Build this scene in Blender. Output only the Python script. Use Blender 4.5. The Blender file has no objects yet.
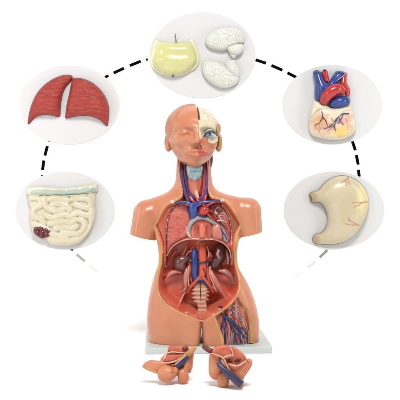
import bpy, math, random
import numpy as np
random.seed(7); np.random.seed(7)
scene = bpy.context.scene
COL = scene.collection

# ---------------------------------------------------------------- frame of reference
# lengths in "u" (3.5 mm): X right, Y away from the camera, Z up from the lens height
S = 0.0035
D = 3.2 / S
HROW = 165.0
H = 0.6367
BASE_TOP = (0.022 - H) / S

def L(px, py, Y=0.0):
    k = 1 + Y / D
    return ((px - 200) * k, Y, (HROW - py) * k)

def Wd(P):
    P = np.asarray(P, float).reshape(-1, 3)
    return P * S + np.array([0, 0, H])

# ---------------------------------------------------------------- materials
def srgb(r, g, b):
    f = lambda c: (c/255/12.92 if c/255 <= .04045 else ((c/255+.055)/1.055)**2.4)
    return (f(r), f(g), f(b))

AL = .80
def mat(name, c1, c2=None, rough=.4, scale=14, bump=0.0, bscale=60, stretch=(1, 1, 1), lo=.35, hi=.65, spec=.45, coat=0.0, sss=0.0, detail=4):
    c2 = c2 or tuple(x*.85 for x in c1)
    if not name.startswith(('dash', 'disc', 'backdrop', 'base_board')): c1 = tuple(x*AL for x in c1); c2 = tuple(x*AL for x in c2)
    m = bpy.data.materials.new(name); m.use_nodes = True
    nt = m.node_tree; N = nt.nodes; b = N['Principled BSDF']
    b.inputs['Roughness'].default_value = rough
    b.inputs['Specular IOR Level'].default_value = spec
    b.inputs['Coat Weight'].default_value = coat
    b.inputs['Coat Roughness'].default_value = .12
    if sss:
        b.inputs['Subsurface Weight'].default_value = sss
        b.inputs['Subsurface Radius'].default_value = (.012, .005, .003)
        b.inputs['Subsurface Scale'].default_value = 1
    tc = N.new('ShaderNodeTexCoord'); mp = N.new('ShaderNodeMapping')
    mp.inputs['Scale'].default_value = stretch
    nt.links.new(tc.outputs['Object'], mp.inputs['Vector'])
    n = N.new('ShaderNodeTexNoise'); n.inputs['Scale'].default_value = scale; n.inputs['Detail'].default_value = detail
    nt.links.new(mp.outputs[0], n.inputs['Vector'])
    r = N.new('ShaderNodeValToRGB')
    r.color_ramp.elements[0].position = lo; r.color_ramp.elements[1].position = hi
    r.color_ramp.elements[0].color = (*c1, 1); r.color_ramp.elements[1].color = (*c2, 1)
    nt.links.new(n.outputs['Fac'], r.inputs[0]); nt.links.new(r.outputs[0], b.inputs['Base Color'])
    # faint unevenness of gloss, as on hand painted vinyl
    n3 = N.new('ShaderNodeTexNoise'); n3.inputs['Scale'].default_value = 35; n3.inputs['Detail'].default_value = 5
    nt.links.new(tc.outputs['Object'], n3.inputs['Vector'])
    mr = N.new('ShaderNodeMapRange'); mr.inputs['To Min'].default_value = max(.05, rough-.1); mr.inputs['To Max'].default_value = rough+.12
    nt.links.new(n3.outputs['Fac'], mr.inputs['Value']); nt.links.new(mr.outputs[0], b.inputs['Roughness'])
    if bump:
        n2 = N.new('ShaderNodeTexNoise'); n2.inputs['Scale'].default_value = bscale; n2.inputs['Detail'].default_value = 6
        nt.links.new(mp.outputs[0], n2.inputs['Vector'])
        bp = N.new('ShaderNodeBump'); bp.inputs['Strength'].default_value = bump; bp.inputs['Distance'].default_value = .004
        nt.links.new(n2.outputs['Fac'], bp.inputs['Height']); nt.links.new(bp.outputs[0], b.inputs['Normal'])
    return m

M = {}
M['skin'] = mat('skin_vinyl', (.645, .262, .142), (.56, .205, .105), rough=.33, scale=9, bump=.05, bscale=120, sss=.05, coat=.12, detail=7)
M['hair'] = mat('hair_vinyl', (.58, .235, .125), (.50, .19, .092), rough=.40, scale=22, bump=.3, bscale=40, stretch=(2.5, 2.5, .6))
M['fat'] = mat('fat_paint', (.64, .335, .125), (.54, .235, .085), rough=.38, scale=30, bump=.25, bscale=120)
M['fatdark'] = mat('fat_paint_olive', (.54, .27, .085), (.42, .19, .06), rough=.4, scale=30, bump=.25, bscale=120)
M['lining'] = mat('cavity_lining_paint', (.74, .105, .055), (.76, .21, .125), rough=.25, scale=16, bump=.06, coat=.3)
M['muscle'] = mat('muscle_paint', (.50, .10, .055), (.60, .22, .14), rough=.35, scale=26, bump=.2, bscale=70, stretch=(3, 1, .8))
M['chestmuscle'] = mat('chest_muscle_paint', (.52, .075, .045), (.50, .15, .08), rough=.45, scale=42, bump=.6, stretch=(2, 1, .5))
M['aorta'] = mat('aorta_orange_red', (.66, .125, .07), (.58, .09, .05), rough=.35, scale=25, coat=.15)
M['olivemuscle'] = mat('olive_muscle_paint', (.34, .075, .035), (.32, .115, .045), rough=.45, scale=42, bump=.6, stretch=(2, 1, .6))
M['section'] = mat('lung_section_paint', (.54, .095, .07), (.62, .20, .15), rough=.42, scale=120, bump=.5, bscale=110, stretch=(.55, 1, 1.5), lo=.38, hi=.66)
M['leftlung'] = mat('left_lung_paint', (.42, .06, .05), (.56, .17, .13), rough=.35, scale=40, bump=.3, bscale=90)
M['lung'] = mat('lung_red_paint', (.43, .050, .034), (.32, .036, .026), rough=.45, scale=26, bump=.28, bscale=42, stretch=(.8, 1, 2.8), spec=.35)
M['lungedge'] = mat('lung_edge_paint', (.16, .045, .035), (.10, .03, .025), rough=.4, scale=30)
M['red'] = mat('artery_red', (.55, .035, .025), (.44, .03, .02), rough=.22, scale=25, coat=.4)
M['heartred'] = mat('heart_vessel_red', (.52, .03, .024), (.44, .03, .024), rough=.22, scale=25, coat=.4)
M['blue'] = mat('vein_blue', (.025, .07, .33), (.02, .045, .20), rough=.25, scale=25, coat=.3)
M['darkblue'] = mat('vein_dark_blue', (.03, .04, .14), (.025, .025, .08), rough=.35, scale=30)
M['navy'] = mat('navy_tube_paint', (.028, .042, .115), (.045, .035, .10), rough=.3, scale=30)
M['violet'] = mat('violet_vein_paint', (.13, .05, .17), (.07, .05, .20), rough=.35, scale=30)
M['pink'] = mat('pink_tissue', (.66, .27, .21), (.58, .18, .13), rough=.3, scale=25, coat=.2)
M['palepink'] = mat('pale_pink_tissue', (.74, .44, .36), (.66, .32, .25), rough=.3, scale=25, coat=.2)
M['white'] = mat('white_tissue', (.72, .62, .55), (.66, .50, .42), rough=.35, scale=30)
M['grey'] = mat('pericardium_grey', (.30, .33, .32), (.42, .40, .37), rough=.35, scale=30, bump=.15)
M['mauve'] = mat('mauve_tissue', (.42, .26, .25), (.50, .22, .19), rough=.28, scale=25, coat=.2)
M['larynx'] = mat('larynx_blue', (.24, .45, .52), (.58, .70, .70), rough=.3, scale=85, bump=.3, bscale=70)
M['maroon'] = mat('maroon_tissue', (.20, .022, .022), (.13, .015, .015), rough=.3, scale=30)
M['maroon2'] = mat('dark_red_wall', (.40, .07, .05), (.52, .14, .10), rough=.3, scale=40, bump=.3)
M['kidneyL'] = mat('kidney_brown', (.19, .065, .055), (.13, .045, .04), rough=.22, scale=20, coat=.5)
M['kidneyR'] = mat('kidney_dark', (.10, .022, .018), (.065, .016, .014), rough=.2, scale=20, coat=.5)
M['bone'] = mat('bone_tan', (.66, .40, .27), (.58, .32, .21), rough=.5, scale=60, bump=.3, bscale=90)
M['dark'] = mat('dark_groove', (.05, .015, .012), (.03, .01, .01), rough=.6)
M['cream'] = mat('skull_cream', (.73, .645, .45), (.67, .57, .37), rough=.4, scale=22, bump=.15)
M['brainin'] = mat('brain_cream', (.78, .74, .57), (.68, .63, .47), rough=.4, scale=30, bump=.5, bscale=45)
M['facemuscle'] = mat('face_muscle', (.60, .15, .085), (.62, .28, .17), rough=.35, scale=42, bump=.35, bscale=70, stretch=(.7, 1, 2))
M['chin'] = mat('chin_tissue', (.68, .34, .24), (.62, .26, .18), rough=.35, scale=40, bump=.2)
M['lipskin'] = mat('lip_vinyl', (.60, .21, .13), (.56, .18, .11), rough=.35)
M['lip'] = mat('red_lip', (.58, .10, .07), (.50, .07, .05), rough=.3)
M['tan'] = mat('tan_muscle', (.60, .30, .12), (.50, .22, .09), rough=.4, scale=40, bump=.3)
M['eye'] = mat('eye_white', (.62, .68, .70), (.55, .61, .64), rough=.12, coat=.5)
M['iris'] = mat('iris_blue', (.11, .18, .24), (.07, .12, .17), rough=.1, scale=120, coat=.5)
M['pupil'] = mat('pupil_dark', (.02, .03, .05), rough=.1)
M['lash'] = mat('eyelid_slate', (.08, .10, .14), (.05, .06, .08), rough=.4)
M['thighmuscle'] = mat('thigh_muscle', (.62, .20, .11), (.46, .17, .12), rough=.4, scale=90, bump=.5, bscale=80, stretch=(2.6, 1, .25))
M['nerve'] = mat('nerve_fibre_grey', (.44, .38, .37), (.33, .28, .31), rough=.4)
M['fibre'] = mat('nerve_fibre_tan', (.62, .42, .26), (.5, .3, .18), rough=.4)
M['gut'] = mat('gut_cream', (.65, .585, .405), (.71, .665, .51), rough=.22, scale=22, coat=.35)
M['colon'] = mat('colon_cream', (.68, .65, .45), (.75, .725, .56), rough=.22, scale=20, coat=.3)
M['teal'] = mat('colon_band_teal', (.36, .50, .45), (.50, .58, .49), rough=.25, scale=20, coat=.3)
M['berry'] = mat('dark_red_cluster', (.16, .014, .02), (.09, .01, .015), rough=.25, coat=.3)
M['calvaria'] = mat('skullcap_yellow', (.70, .69, .33), (.65, .64, .285), rough=.25, scale=9, coat=.3, sss=.1)
M['calrim'] = mat('skullcap_rim_pale', (.82, .80, .54), (.77, .74, .46), rough=.35, scale=20)  # pale tone painted in for the glow halo
M['metal'] = mat('pin_metal', (.14, .14, .14), (.09, .09, .09), rough=.35)
M['brain'] = mat('brain_white', (.76, .76, .70), (.69, .69, .63), rough=.3, scale=25, coat=.15)
M['stomach'] = mat('stomach_cream', (.64, .56, .38), (.58, .50, .32), rough=.3, scale=9, bump=.08, bscale=50, coat=.2)
M['stomachvessel'] = mat('stomach_vessel', (.62, .26, .16), (.55, .33, .22), rough=.4)
M['stomachedge'] = mat('stomach_seam', (.27, .22, .10), (.22, .17, .08), rough=.4)
M['heart'] = mat('heart_cream', (.78, .71, .54), (.72, .63, .45), rough=.28, scale=20, coat=.3)
M['heartpink'] = mat('heart_pink', (.66, .38, .27), (.66, .50, .34), rough=.28, scale=36, coat=.3)
M['heartyellow'] = mat('heart_fat_yellow', (.74, .60, .22), (.70, .50, .26), rough=.28, scale=40, coat=.3)
M['board'] = mat('base_board_white', (.485, .525, .505), (.465, .505, .485), rough=.5, scale=8)
M['disc'] = mat('disc_grey', (.565, .565, .57), (.561, .561, .566), rough=.8, spec=.1)
M['insertskin'] = mat('insert_skin', (.68, .27, .135), (.60, .19, .09), rough=.4, scale=16, bump=.25)
M['seam'] = mat('cream_seam', (.80, .55, .42), (.74, .42, .30), rough=.4, scale=30)
M['insertorange'] = mat('insert_orange', (.60, .15, .07), (.70, .30, .15), rough=.4, scale=15, bump=.3, stretch=(1, 1, 1.8))
M['insertred'] = mat('insert_red', (.56, .09, .045), (.66, .20, .11), rough=.32, scale=24, bump=.3, bscale=70, coat=.15)
M['backdrop'] = mat('backdrop_paper', (.90, .90, .90), (.895, .895, .895), rough=.9, spec=.05)

def blobs(m, root, items):
    """areas of another paint colour, placed in the object's own space (px, py, Y, rx, rz, colour)"""
    nt = m.node_tree; N = nt.nodes; b = N['Principled BSDF']
    cur = b.inputs['Base Color'].links[0].from_socket
    tc = N.new('ShaderNodeTexCoord'); ns = N.new('ShaderNodeTexNoise'); ns.inputs['Scale'].default_value = 55; ns.inputs['Detail'].default_value = 4
    nt.links.new(tc.outputs['Object'], ns.inputs['Vector'])
    for px, py, Yb, rx, rz, ang, col in items:
        c = Wd(L(px, py, Yb))[0]-np.array(root.location)
        mp = N.new('ShaderNodeMapping'); mp.vector_type = 'TEXTURE'
        mp.inputs['Location'].default_value = tuple(c); mp.inputs['Rotation'].default_value = (0, math.radians(ang), 0)
        mp.inputs['Scale'].default_value = (rx*S*1.15, 1.0, rz*S*1.15)
        nt.links.new(tc.outputs['Object'], mp.inputs['Vector'])
        ln = N.new('ShaderNodeVectorMath'); ln.operation = 'LENGTH'; nt.links.new(mp.outputs[0], ln.inputs[0])
        ad = N.new('ShaderNodeMath'); ad.operation = 'MULTIPLY_ADD'; ad.inputs[1].default_value = 1.2; nt.links.new(ns.outputs['Fac'], ad.inputs[0])
        nt.links.new(ln.outputs['Value'], ad.inputs[2])
        mr = N.new('ShaderNodeMapRange'); mr.inputs['From Min'].default_value = 1.15; mr.inputs['From Max'].default_value = 1.75
        mr.inputs['To Min'].default_value = 1; mr.inputs['To Max'].default_value = 0
        nt.links.new(ad.outputs[0], mr.inputs['Value'])
        mx = N.new('ShaderNodeMix'); mx.data_type = 'RGBA'
        nt.links.new(mr.outputs[0], mx.inputs[0]); nt.links.new(cur, mx.inputs[6]); mx.inputs[7].default_value = (*[q*AL for q in col], 1)
        cur = mx.outputs[2]
    nt.links.new(cur, b.inputs['Base Color'])
def flatmat(name, c):
    return mat(name, c, c, rough=.9, spec=.02)
M['ink'] = flatmat('dash_black', (.002, .002, .002))
M['ink_dark'] = flatmat('dash_slate', (.09, .09, .10))
M['ink_grey'] = flatmat('dash_grey', (.32, .32, .32))
M['ink_mid'] = flatmat('dash_mid_grey', (.25, .25, .25))
M['ink_light'] = flatmat('dash_light_grey', (.62, .62, .62))
M['ink_faint'] = flatmat('dash_faint_grey', (.72, .72, .72))

# ---------------------------------------------------------------- objects
def thing(name, label, cat, loc=(0, 0, 0), group=None):
    o = bpy.data.objects.new(name, None); COL.objects.link(o)
    o.location = loc; o['label'] = label; o['category'] = cat
    o.empty_display_size = .05
    if group: o['group'] = group
    return o

def tag(o, label, cat, group=None):
    o['label'] = label; o['category'] = cat
    if group: o['group'] = group
    return o

def rootloc(o):
    v = np.zeros(3)
    while o is not None:
        v += np.array(o.location); o = o.parent
    return v

def obj(name, V, F, m, parent=None, smooth=True, loc=None, label=None):
    """V in world metres"""
    V = np.asarray(V, float)
    off = rootloc(parent) if parent is not None else (np.array(loc) if loc is not None else np.zeros(3))
    me = bpy.data.meshes.new(name)
    me.from_pydata((V - off).tolist(), [], [list(map(int, f)) for f in F])
    me.materials.append(m)
    if smooth: me.polygons.foreach_set('use_smooth', [True]*len(me.polygons))
    me.update()
    o = bpy.data.objects.new(name, me); COL.objects.link(o)
    if parent is not None: o.parent = parent
    elif loc is not None: o.location = loc
    if label: o['label'] = label
    return o

# ---------------------------------------------------------------- voxel tools
def surface_nets(F, lo, h):
    F = F.astype(np.float32)
    ins = F < 0
    c = np.zeros(tuple(s-1 for s in F.shape), np.uint8)
    offs = [(i, j, k) for i in (0, 1) for j in (0, 1) for k in (0, 1)]
    sl = lambda o: tuple(slice(a, F.shape[n]-1+a) for n, a in enumerate(o))
    for o in offs: c += ins[sl(o)]
    act = np.argwhere((c > 0) & (c < 8))
    if len(act) == 0: return np.zeros((0, 3)), np.zeros((0, 4), int)
    idx = -np.ones(c.shape, np.int64); idx[tuple(act.T)] = np.arange(len(act))
    acc = np.zeros((len(act), 3)); cnt = np.zeros(len(act))
    for o in offs:
        for ax in range(3):
            if o[ax] == 0:
                p = list(o); p[ax] = 1
                a = F[tuple((act + o).T)]; b = F[tuple((act + p).T)]
                cr = (a < 0) != (b < 0)
                t = np.where(cr, a / np.where(cr, a - b, 1), 0)
                pos = np.repeat(np.array(o, float)[None], len(act), 0); pos[:, ax] += t
                acc[cr] += pos[cr]; cnt[cr] += 1
    V = (act + acc / cnt[:, None]) * h + np.array(lo)
    Q = []
    for ax in range(3):
        b, d = (ax+1) % 3, (ax+2) % 3
        s0 = [slice(None)]*3; s1 = [slice(None)]*3
        s0[ax] = slice(0, -1); s1[ax] = slice(1, None)
        ch = ins[tuple(s0)] != ins[tuple(s1)]
        e = np.argwhere(ch)
        ok = (e[:, b] > 0) & (e[:, d] > 0) & (e[:, b] < F.shape[b]-1) & (e[:, d] < F.shape[d]-1)
        e = e[ok]
        if len(e) == 0: continue
        def cell(db, dd):
            q = e.copy(); q[:, b] -= db; q[:, d] -= dd
            return idx[tuple(q.T)]
        quad = np.stack([cell(1, 1), cell(0, 1), cell(0, 0), cell(1, 0)], 1)
        flip = ~ins[tuple(e.T)]
        quad[flip] = quad[flip][:, ::-1]
        Q.append(quad)
    return V, np.concatenate(Q)

def relax(V, Q, n=2, lam=.5):
    for _ in range(n):
        a = np.zeros_like(V); c = np.zeros(len(V))
        for i in range(4):
            j = (i+1) % 4
            np.add.at(a, Q[:, i], V[Q[:, j]]); np.add.at(c, Q[:, i], 1)
            np.add.at(a, Q[:, j], V[Q[:, i]]); np.add.at(c, Q[:, j], 1)
        V = V + lam*(a/np.maximum(c, 1)[:, None]-V)
    return V

def axes(lo, hi, h):
    n = [int(math.ceil((b-a)/h))+1 for a, b in zip(lo, hi)]
    X = (lo[0]+h*np.arange(n[0])).astype(np.float32)[:, None, None]
    Y = (lo[1]+h*np.arange(n[1])).astype(np.float32)[None, :, None]
    Z = (lo[2]+h*np.arange(n[2])).astype(np.float32)[None, None, :]
    return X, Y, Z

def smin(a, b, k):
    h = np.clip(.5+.5*(b-a)/k, 0, 1)
    return b+(a-b)*h-k*h*(1-h)

def smax(a, b, k): return -smin(-a, -b, k)

def catmull(P, n=8, closed=True):
    P = np.asarray(P, float); m = len(P); out = []
    rng = range(m) if closed else range(m-1)
    for i in rng:
        if closed: p0, p1, p2, p3 = P[(i-1) % m], P[i], P[(i+1) % m], P[(i+2) % m]
        else: p0, p1, p2, p3 = P[max(i-1, 0)], P[i], P[i+1], P[min(i+2, m-1)]
        for t in np.arange(n)/n:
            out.append(.5*((2*p1)+(-p0+p2)*t+(2*p0-5*p1+4*p2-p3)*t*t+(-p0+3*p1-3*p2+p3)*t**3))
    if not closed: out.append(P[-1])
    return np.array(out)

def poly_sdf(P, X, Z):
    X, Z = np.broadcast_arrays(X, Z)
    d = np.full(X.shape, 1e9); s = np.zeros(X.shape, bool)
    n = len(P)
    for i in range(n):
        ax, az = P[i]; bx, bz = P[(i+1) % n]
        ex, ez = bx-ax, bz-az
        l2 = ex*ex+ez*ez
        if l2 < 1e-12: continue
        t = np.clip(((X-ax)*ex+(Z-az)*ez)/l2, 0, 1)
        d = np.minimum(d, (X-ax-t*ex)**2+(Z-az-t*ez)**2)
        if az != bz:
            c = ((az > Z) != (bz > Z)) & (X < (bx-ax)*(Z-az)/(bz-az)+ax)
            s ^= c
    d = np.sqrt(d)
    return np.where(s, -d, d)

def seg_dist(P, X, Z, R=None):
    """distance (minus radius) to a polyline in the X,Z plane"""
    d = np.full(np.broadcast(X, Z).shape, 1e9)
    for i in range(len(P)-1):
        ax, az = P[i][:2]; ex, ez = P[i+1][0]-ax, P[i+1][1]-az
        t = np.clip(((X-ax)*ex+(Z-az)*ez)/(ex*ex+ez*ez+1e-9), 0, 1)
        d = np.minimum(d, (X-ax-t*ex)**2+(Z-az-t*ez)**2)
    return np.sqrt(d)

def poisson(mask, h, it=260):
    u = np.zeros(mask.shape); ii, jj = np.indices(mask.shape)
    red = ((ii+jj) % 2 == 0) & mask; blk = ((ii+jj) % 2 == 1) & mask
    w = 1.93
    for _ in range(it):
        for m in (red, blk):
            nb = np.zeros_like(u)
            nb[1:-1, 1:-1] = u[2:, 1:-1]+u[:-2, 1:-1]+u[1:-1, 2:]+u[1:-1, :-2]
            g = (nb+4*h*h)/4
            u = np.where(m, u+w*(g-u), u)
    return u

def dome(P, X2, Z2, h):
    """smooth swelling u (height squared) of an outline; negative outside"""
    d2 = poly_sdf(P, X2, Z2)
    mask = d2 < 0
    mask[0, :] = mask[-1, :] = False; mask[:, 0] = mask[:, -1] = False
    u = poisson(mask, h)
    good = d2 < -2*h
    q = np.where(good, u/np.maximum(-d2, 1e-6), 0); w = good.astype(float)
    for _ in range(14):
        def sh(a): return a+np.roll(a, 1, 0)+np.roll(a, -1, 0)+np.roll(a, 1, 1)+np.roll(a, -1, 1)
        nq, nw = sh(q*w), sh(w)
        fill = (w == 0) & (nw > 0)
        q = np.where(fill, nq/np.maximum(nw, 1), q); w = np.where(fill, 1., w)
    q = np.where(w > 0, np.maximum(q, .2), 2.)
    return np.where(d2 < -2*h, u, q*(-d2)), d2

def inflate(name, outline, Y0, m, parent, k=1.0, hmax=None, back=.4, closed_curve=True, h=.45, extra=None, px=True, sub=8,
            label=None, scale=None, relaxn=1):
    """a solid swelling out of a closed outline; front towards the camera, flatter back"""
    conv = scale or L
    P = np.array([[conv(a, b, Y0)[0], conv(a, b, Y0)[2]] for a, b in outline]) if px else np.asarray(outline, float)
    if closed_curve: P = catmull(P, sub)
    pad = 3*h
    lo2, hi2 = P.min(0)-pad, P.max(0)+pad
    nx = int((hi2[0]-lo2[0])/h)+2; nz = int((hi2[1]-lo2[1])/h)+2
    X2 = (lo2[0]+h*np.arange(nx))[:, None]; Z2 = (lo2[1]+h*np.arange(nz))[None, :]
    u, d2 = dome(P, X2, Z2, h)
    hh = k*np.sqrt(np.maximum(u, 0))
    if hmax: hh = hmax*np.tanh(hh/hmax)
    if extra is not None: hh = extra(X2, Z2, hh, d2)
    u2 = np.where(u > 0, hh*hh, u*k*k)
    top = float(hh.max())+2*h
    ny0 = int(top/h)+2; ny1 = int(top*back/h)+3
    Yv = h*np.arange(-ny0, ny1+1)
    Ys = np.where(Yv < 0, Yv, Yv/back)
    F = (Ys**2)[None, :, None]-u2[:, None, :]
    V, Q = surface_nets(F, (lo2[0], Y0-ny0*h, lo2[1]), h)
    V = relax(V, Q, relaxn)
    return obj(name, Wd(V), Q, m, parent, label=label)

def sweep(pts, rad, nseg=10, closed=False, sub=6, flat=None):
    """tube through local points; flat=(a,b): in-plane half width and depth factors"""
    P = np.asarray(pts, float)
    R = np.broadcast_to(np.asarray(rad, float), (len(P),)) if np.ndim(rad) < 2 else np.asarray(rad, float)
    Q = catmull(np.column_stack([P, R]), sub, closed)
    P, R = Q[:, :3], Q[:, 3]
    n = len(P)
    T = np.gradient(P, axis=0) if not closed else (np.roll(P, -1, 0)-np.roll(P, 1, 0))
    T /= np.linalg.norm(T, axis=1)[:, None]+1e-9
    V = []; F = []
    yv = np.array([0, 1., 0])
    nprev = None
    for i in range(n):
        t = T[i]
        if flat is not None or nprev is None:
            a = np.cross(t, yv)
            if np.linalg.norm(a) < 1e-3: a = np.cross(t, [1., 0, 0])
        else:
            a = nprev-t*np.dot(nprev, t)
        a /= np.linalg.norm(a); nprev = a
        b = np.cross(t, a)
        fa, fb = flat if flat else (1, 1)
        for s in range(nseg):
            an = 2*math.pi*s/nseg
            V.append(P[i]+a*math.cos(an)*R[i]*fa+b*math.sin(an)*R[i]*fb)
    m = n if closed else n-1
    for i in range(m):
        for s in range(nseg):
            i2 = (i+1) % n; s2 = (s+1) % nseg
            F.append((i*nseg+s, i2*nseg+s, i2*nseg+s2, i*nseg+s2))
    if not closed:
        for e, sg in ((0, -1), (n-1, 1)):
            V.append(P[e]+T[e]*sg*R[e]*.55); c = len(V)-1
            for s in range(nseg):
                s2 = (s+1) % nseg
                F.append((e*nseg+s2, e*nseg+s, c) if sg < 0 else (e*nseg+s, e*nseg+s2, c))
    return np.array(V), F

def tube(name, pts, rad, m, parent, conv=L, **kw):
    """pts: (px, py, Y) rows"""
    V, F = sweep([conv(*p) for p in pts], rad, **kw)
    return obj(name, Wd(V), F, m, parent)

def ellipsoid(c, r, nu=20, nv=12):
    V = []; F = []
    for j in range(nv+1):
        th = math.pi*j/nv
        for i in range(nu):
            ph = 2*math.pi*i/nu
            V.append((c[0]+r[0]*math.sin(th)*math.cos(ph), c[1]+r[1]*math.sin(th)*math.sin(ph), c[2]+r[2]*math.cos(th)))
    for j in range(nv):
        for i in range(nu):
            i2 = (i+1) % nu
            F.append((j*nu+i, (j+1)*nu+i, (j+1)*nu+i2, j*nu+i2))
    return np.array(V), F

def merge(parts):
    V = []; F = []; o = 0
    for v, f in parts:
        V.append(np.asarray(v)); F += [tuple(i+o for i in q) for q in f]; o += len(v)
    return np.concatenate(V), F

def sstep(x): x = np.clip(x, 0, 1); return x*x*(3-2*x)

# ================================================================ THE SETTING: white paper sweep
YW = .60; RC = .15
def backdrop():
    prof = [(-4.5, 0.)]
    prof += [(YW-RC, 0.)]
    prof += [(YW-RC+RC*math.sin(a), RC-RC*math.cos(a)) for a in np.linspace(0, math.pi/2, 13)[1:]]
    prof += [(YW, 3.2)]
    V = []; F = []
    for x in (-3.2, 3.2):
        for y, z in prof: V.append((x, y, z))
    n = len(prof)
    for i in range(n-1): F.append((i, n+i, n+i+1, i+1))
    o = obj('backdrop', V, F, M['backdrop'])
    o['kind'] = 'structure'
backdrop()
YB = YW/S

# ================================================================ THE TORSO MODEL
torso = thing('torso_model', 'open anatomical torso with half skinned face standing on white board', 'anatomy model', (0, 0, 0))

# base board, turned a few degrees
def rounded_box(cx, cy, w, d, z0, z1, r, rot, bev=.004):
    pts = []
    for sx, sy, a0 in ((1, 1, 0), (-1, 1, 90), (-1, -1, 180), (1, -1, 270)):
        for a in np.linspace(a0, a0+90, 6):
            pts.append((sx*(w/2-r)+r*math.cos(math.radians(a)), sy*(d/2-r)+r*math.sin(math.radians(a))))
    V = []; F = []; n = len(pts)
    levels = [(z0, -bev*.5), (z0+bev*.5, 0), (z1-bev, 0), (z1-bev*.3, -bev*.3), (z1, -bev)]
    for z, ins in levels:
        for x, y in pts:
            l = math.hypot(x, y)
            x2, y2 = x*(1+ins/l), y*(1+ins/l)
            V.append((cx+x2*math.cos(rot)-y2*math.sin(rot), cy+x2*math.sin(rot)+y2*math.cos(rot), z))
    for j in range(len(levels)-1):
        for i in range(n):
            i2 = (i+1) % n
            F.append((j*n+i, j*n+i2, (j+1)*n+i2, (j+1)*n+i))
    F.append(tuple(reversed(range(n)))); F.append(tuple((len(levels)-1)*n+i for i in range(n)))
    return V, F
V, F = rounded_box(.0235, .045, .430, .330, 0.0005, .022, .008, math.radians(2.6))
obj('base_board', V, F, M['board'], torso, smooth=False)

# ---- body field
rows = np.array([
 # row   l      r     f   b
 [150, 177.5, 210.5, 13, 18], [165, 176.5, 211, 14, 18], [175, 176, 211.5, 15, 18], [182, 175.2, 212.3, 15, 19],
 [187, 172.8, 214, 15, 20], [190.5, 169.5, 217.5, 15, 20.5], [193, 165.5, 223, 15.5, 21], [195, 160.5, 230, 16, 21], [197, 154.5, 240, 16.5, 22],
 [199, 149.5, 247, 17.5, 23], [202, 146.5, 249.5, 19, 24], [206, 146.5, 249.5, 21.5, 26], [212, 148.5, 247, 25, 28], [220, 152, 243.5, 28, 30],
 [230, 155.5, 240.5, 29.5, 30], [240, 157, 239, 29, 29], [250, 158.2, 237.2, 28, 28], [258, 159, 236.2, 27.5, 27], [265, 158.2, 237.2, 27.5, 27],
 [271, 155.8, 240.5, 28, 29], [280, 153, 245.8, 28.5, 32], [290, 150.5, 251, 29, 35], [300, 148.6, 254.6, 29.5, 36], [310, 147.5, 257.3, 30, 36],
 [320, 147, 259, 30, 34], [330, 147.6, 259.5, 30, 32], [345, 149.5, 258, 29, 30]], float)
hB = .8
loB, hiB = (-76., -40., -181.), (68., 42., 16.)
X, Y, Z = axes(loB, hiB, hB)
rowz = HROW-Z
def tab(col):
    r = np.interp(rowz.ravel(), rows[:, 0], rows[:, col])
    kk = np.ones(5)/5
    rp = np.concatenate([[r[0]]*2, r, [r[-1]]*2])
    return np.convolve(rp, kk, 'valid').reshape(rowz.shape).astype(np.float32)
l, r_, f_, b_ = (tab(i) for i in (1, 2, 3, 4))
cx = (l+r_)/2-200; w = (r_-l)/2
dep = np.where(Y < 0, f_, b_)
nexp = 2.3
g = (np.abs((X-cx)/w)**nexp+np.abs(Y/dep)**nexp)**(1/nexp)
trunk = (g-1)*np.minimum(w, dep)*.9
B = trunk
cleft = np.abs(X-1.4)-np.clip((rowz-314)/26, 0, 1)*2.1
cleft = np.maximum(cleft+.6, (314-rowz)*.8)
B = smax(B, -cleft, 8)
# slight hollow of the groin on both sides, fullness of the thighs
def capsule(a, b, ra, rb, sy=1.0):
    a = np.array(a, float); b = np.array(b, float); e = b-a
    e2 = e.copy(); e2[1] /= sy
    t = np.clip(((X-a[0])*e[0]+((Y-a[1])/sy)*e2[1]+(Z-a[2])*e[2])/(e[0]**2+e2[1]**2+e[2]**2), 0, 1)
    return np.sqrt((X-a[0]-t*e[0])**2+(((Y-a[1])-t*e[1])/sy)**2+(Z-a[2]-t*e[2])**2)-(ra+(rb-ra)*t)
armL = capsule(L(146.5, 213.5), L(140.6, 246), 13.2, 12.2, 1.25)
armL = np.maximum(armL, -(Z+(233.8-HROW)+(X+71)*.25))
armR = capsule(L(248.2, 210.5), L(251.3, 246), 13, 11.4, 1.25)
armR = np.maximum(armR, -(Z+(231.8-HROW)+(62.5-X)*.22))
B = smin(B, armL, 4); B = smin(B, armR, 4)
# re-cut the flat arm ends so the blend keeps a crisp edge
inarm = (X < -48) & (Z > -88)
B = np.where((X < -47.5), np.maximum(B, np.where(Z > -84, -(Z+(233.8-HROW)+(X+71)*.25), B)), B)
B = np.where((X > 41.5), np.maximum(B, np.where(Z > -84, -(Z+(231.8-HROW)+(62.5-X)*.22), B)), B)
# deltoid / pectoral fold
B = smax(B, -(capsule(L(158, 232, -34), L(150, 206, -34), 6, 3)), 5)
B = smax(B, -(capsule(L(238, 232, -34), L(246, 206, -34), 6, 3)), 5)

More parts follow.
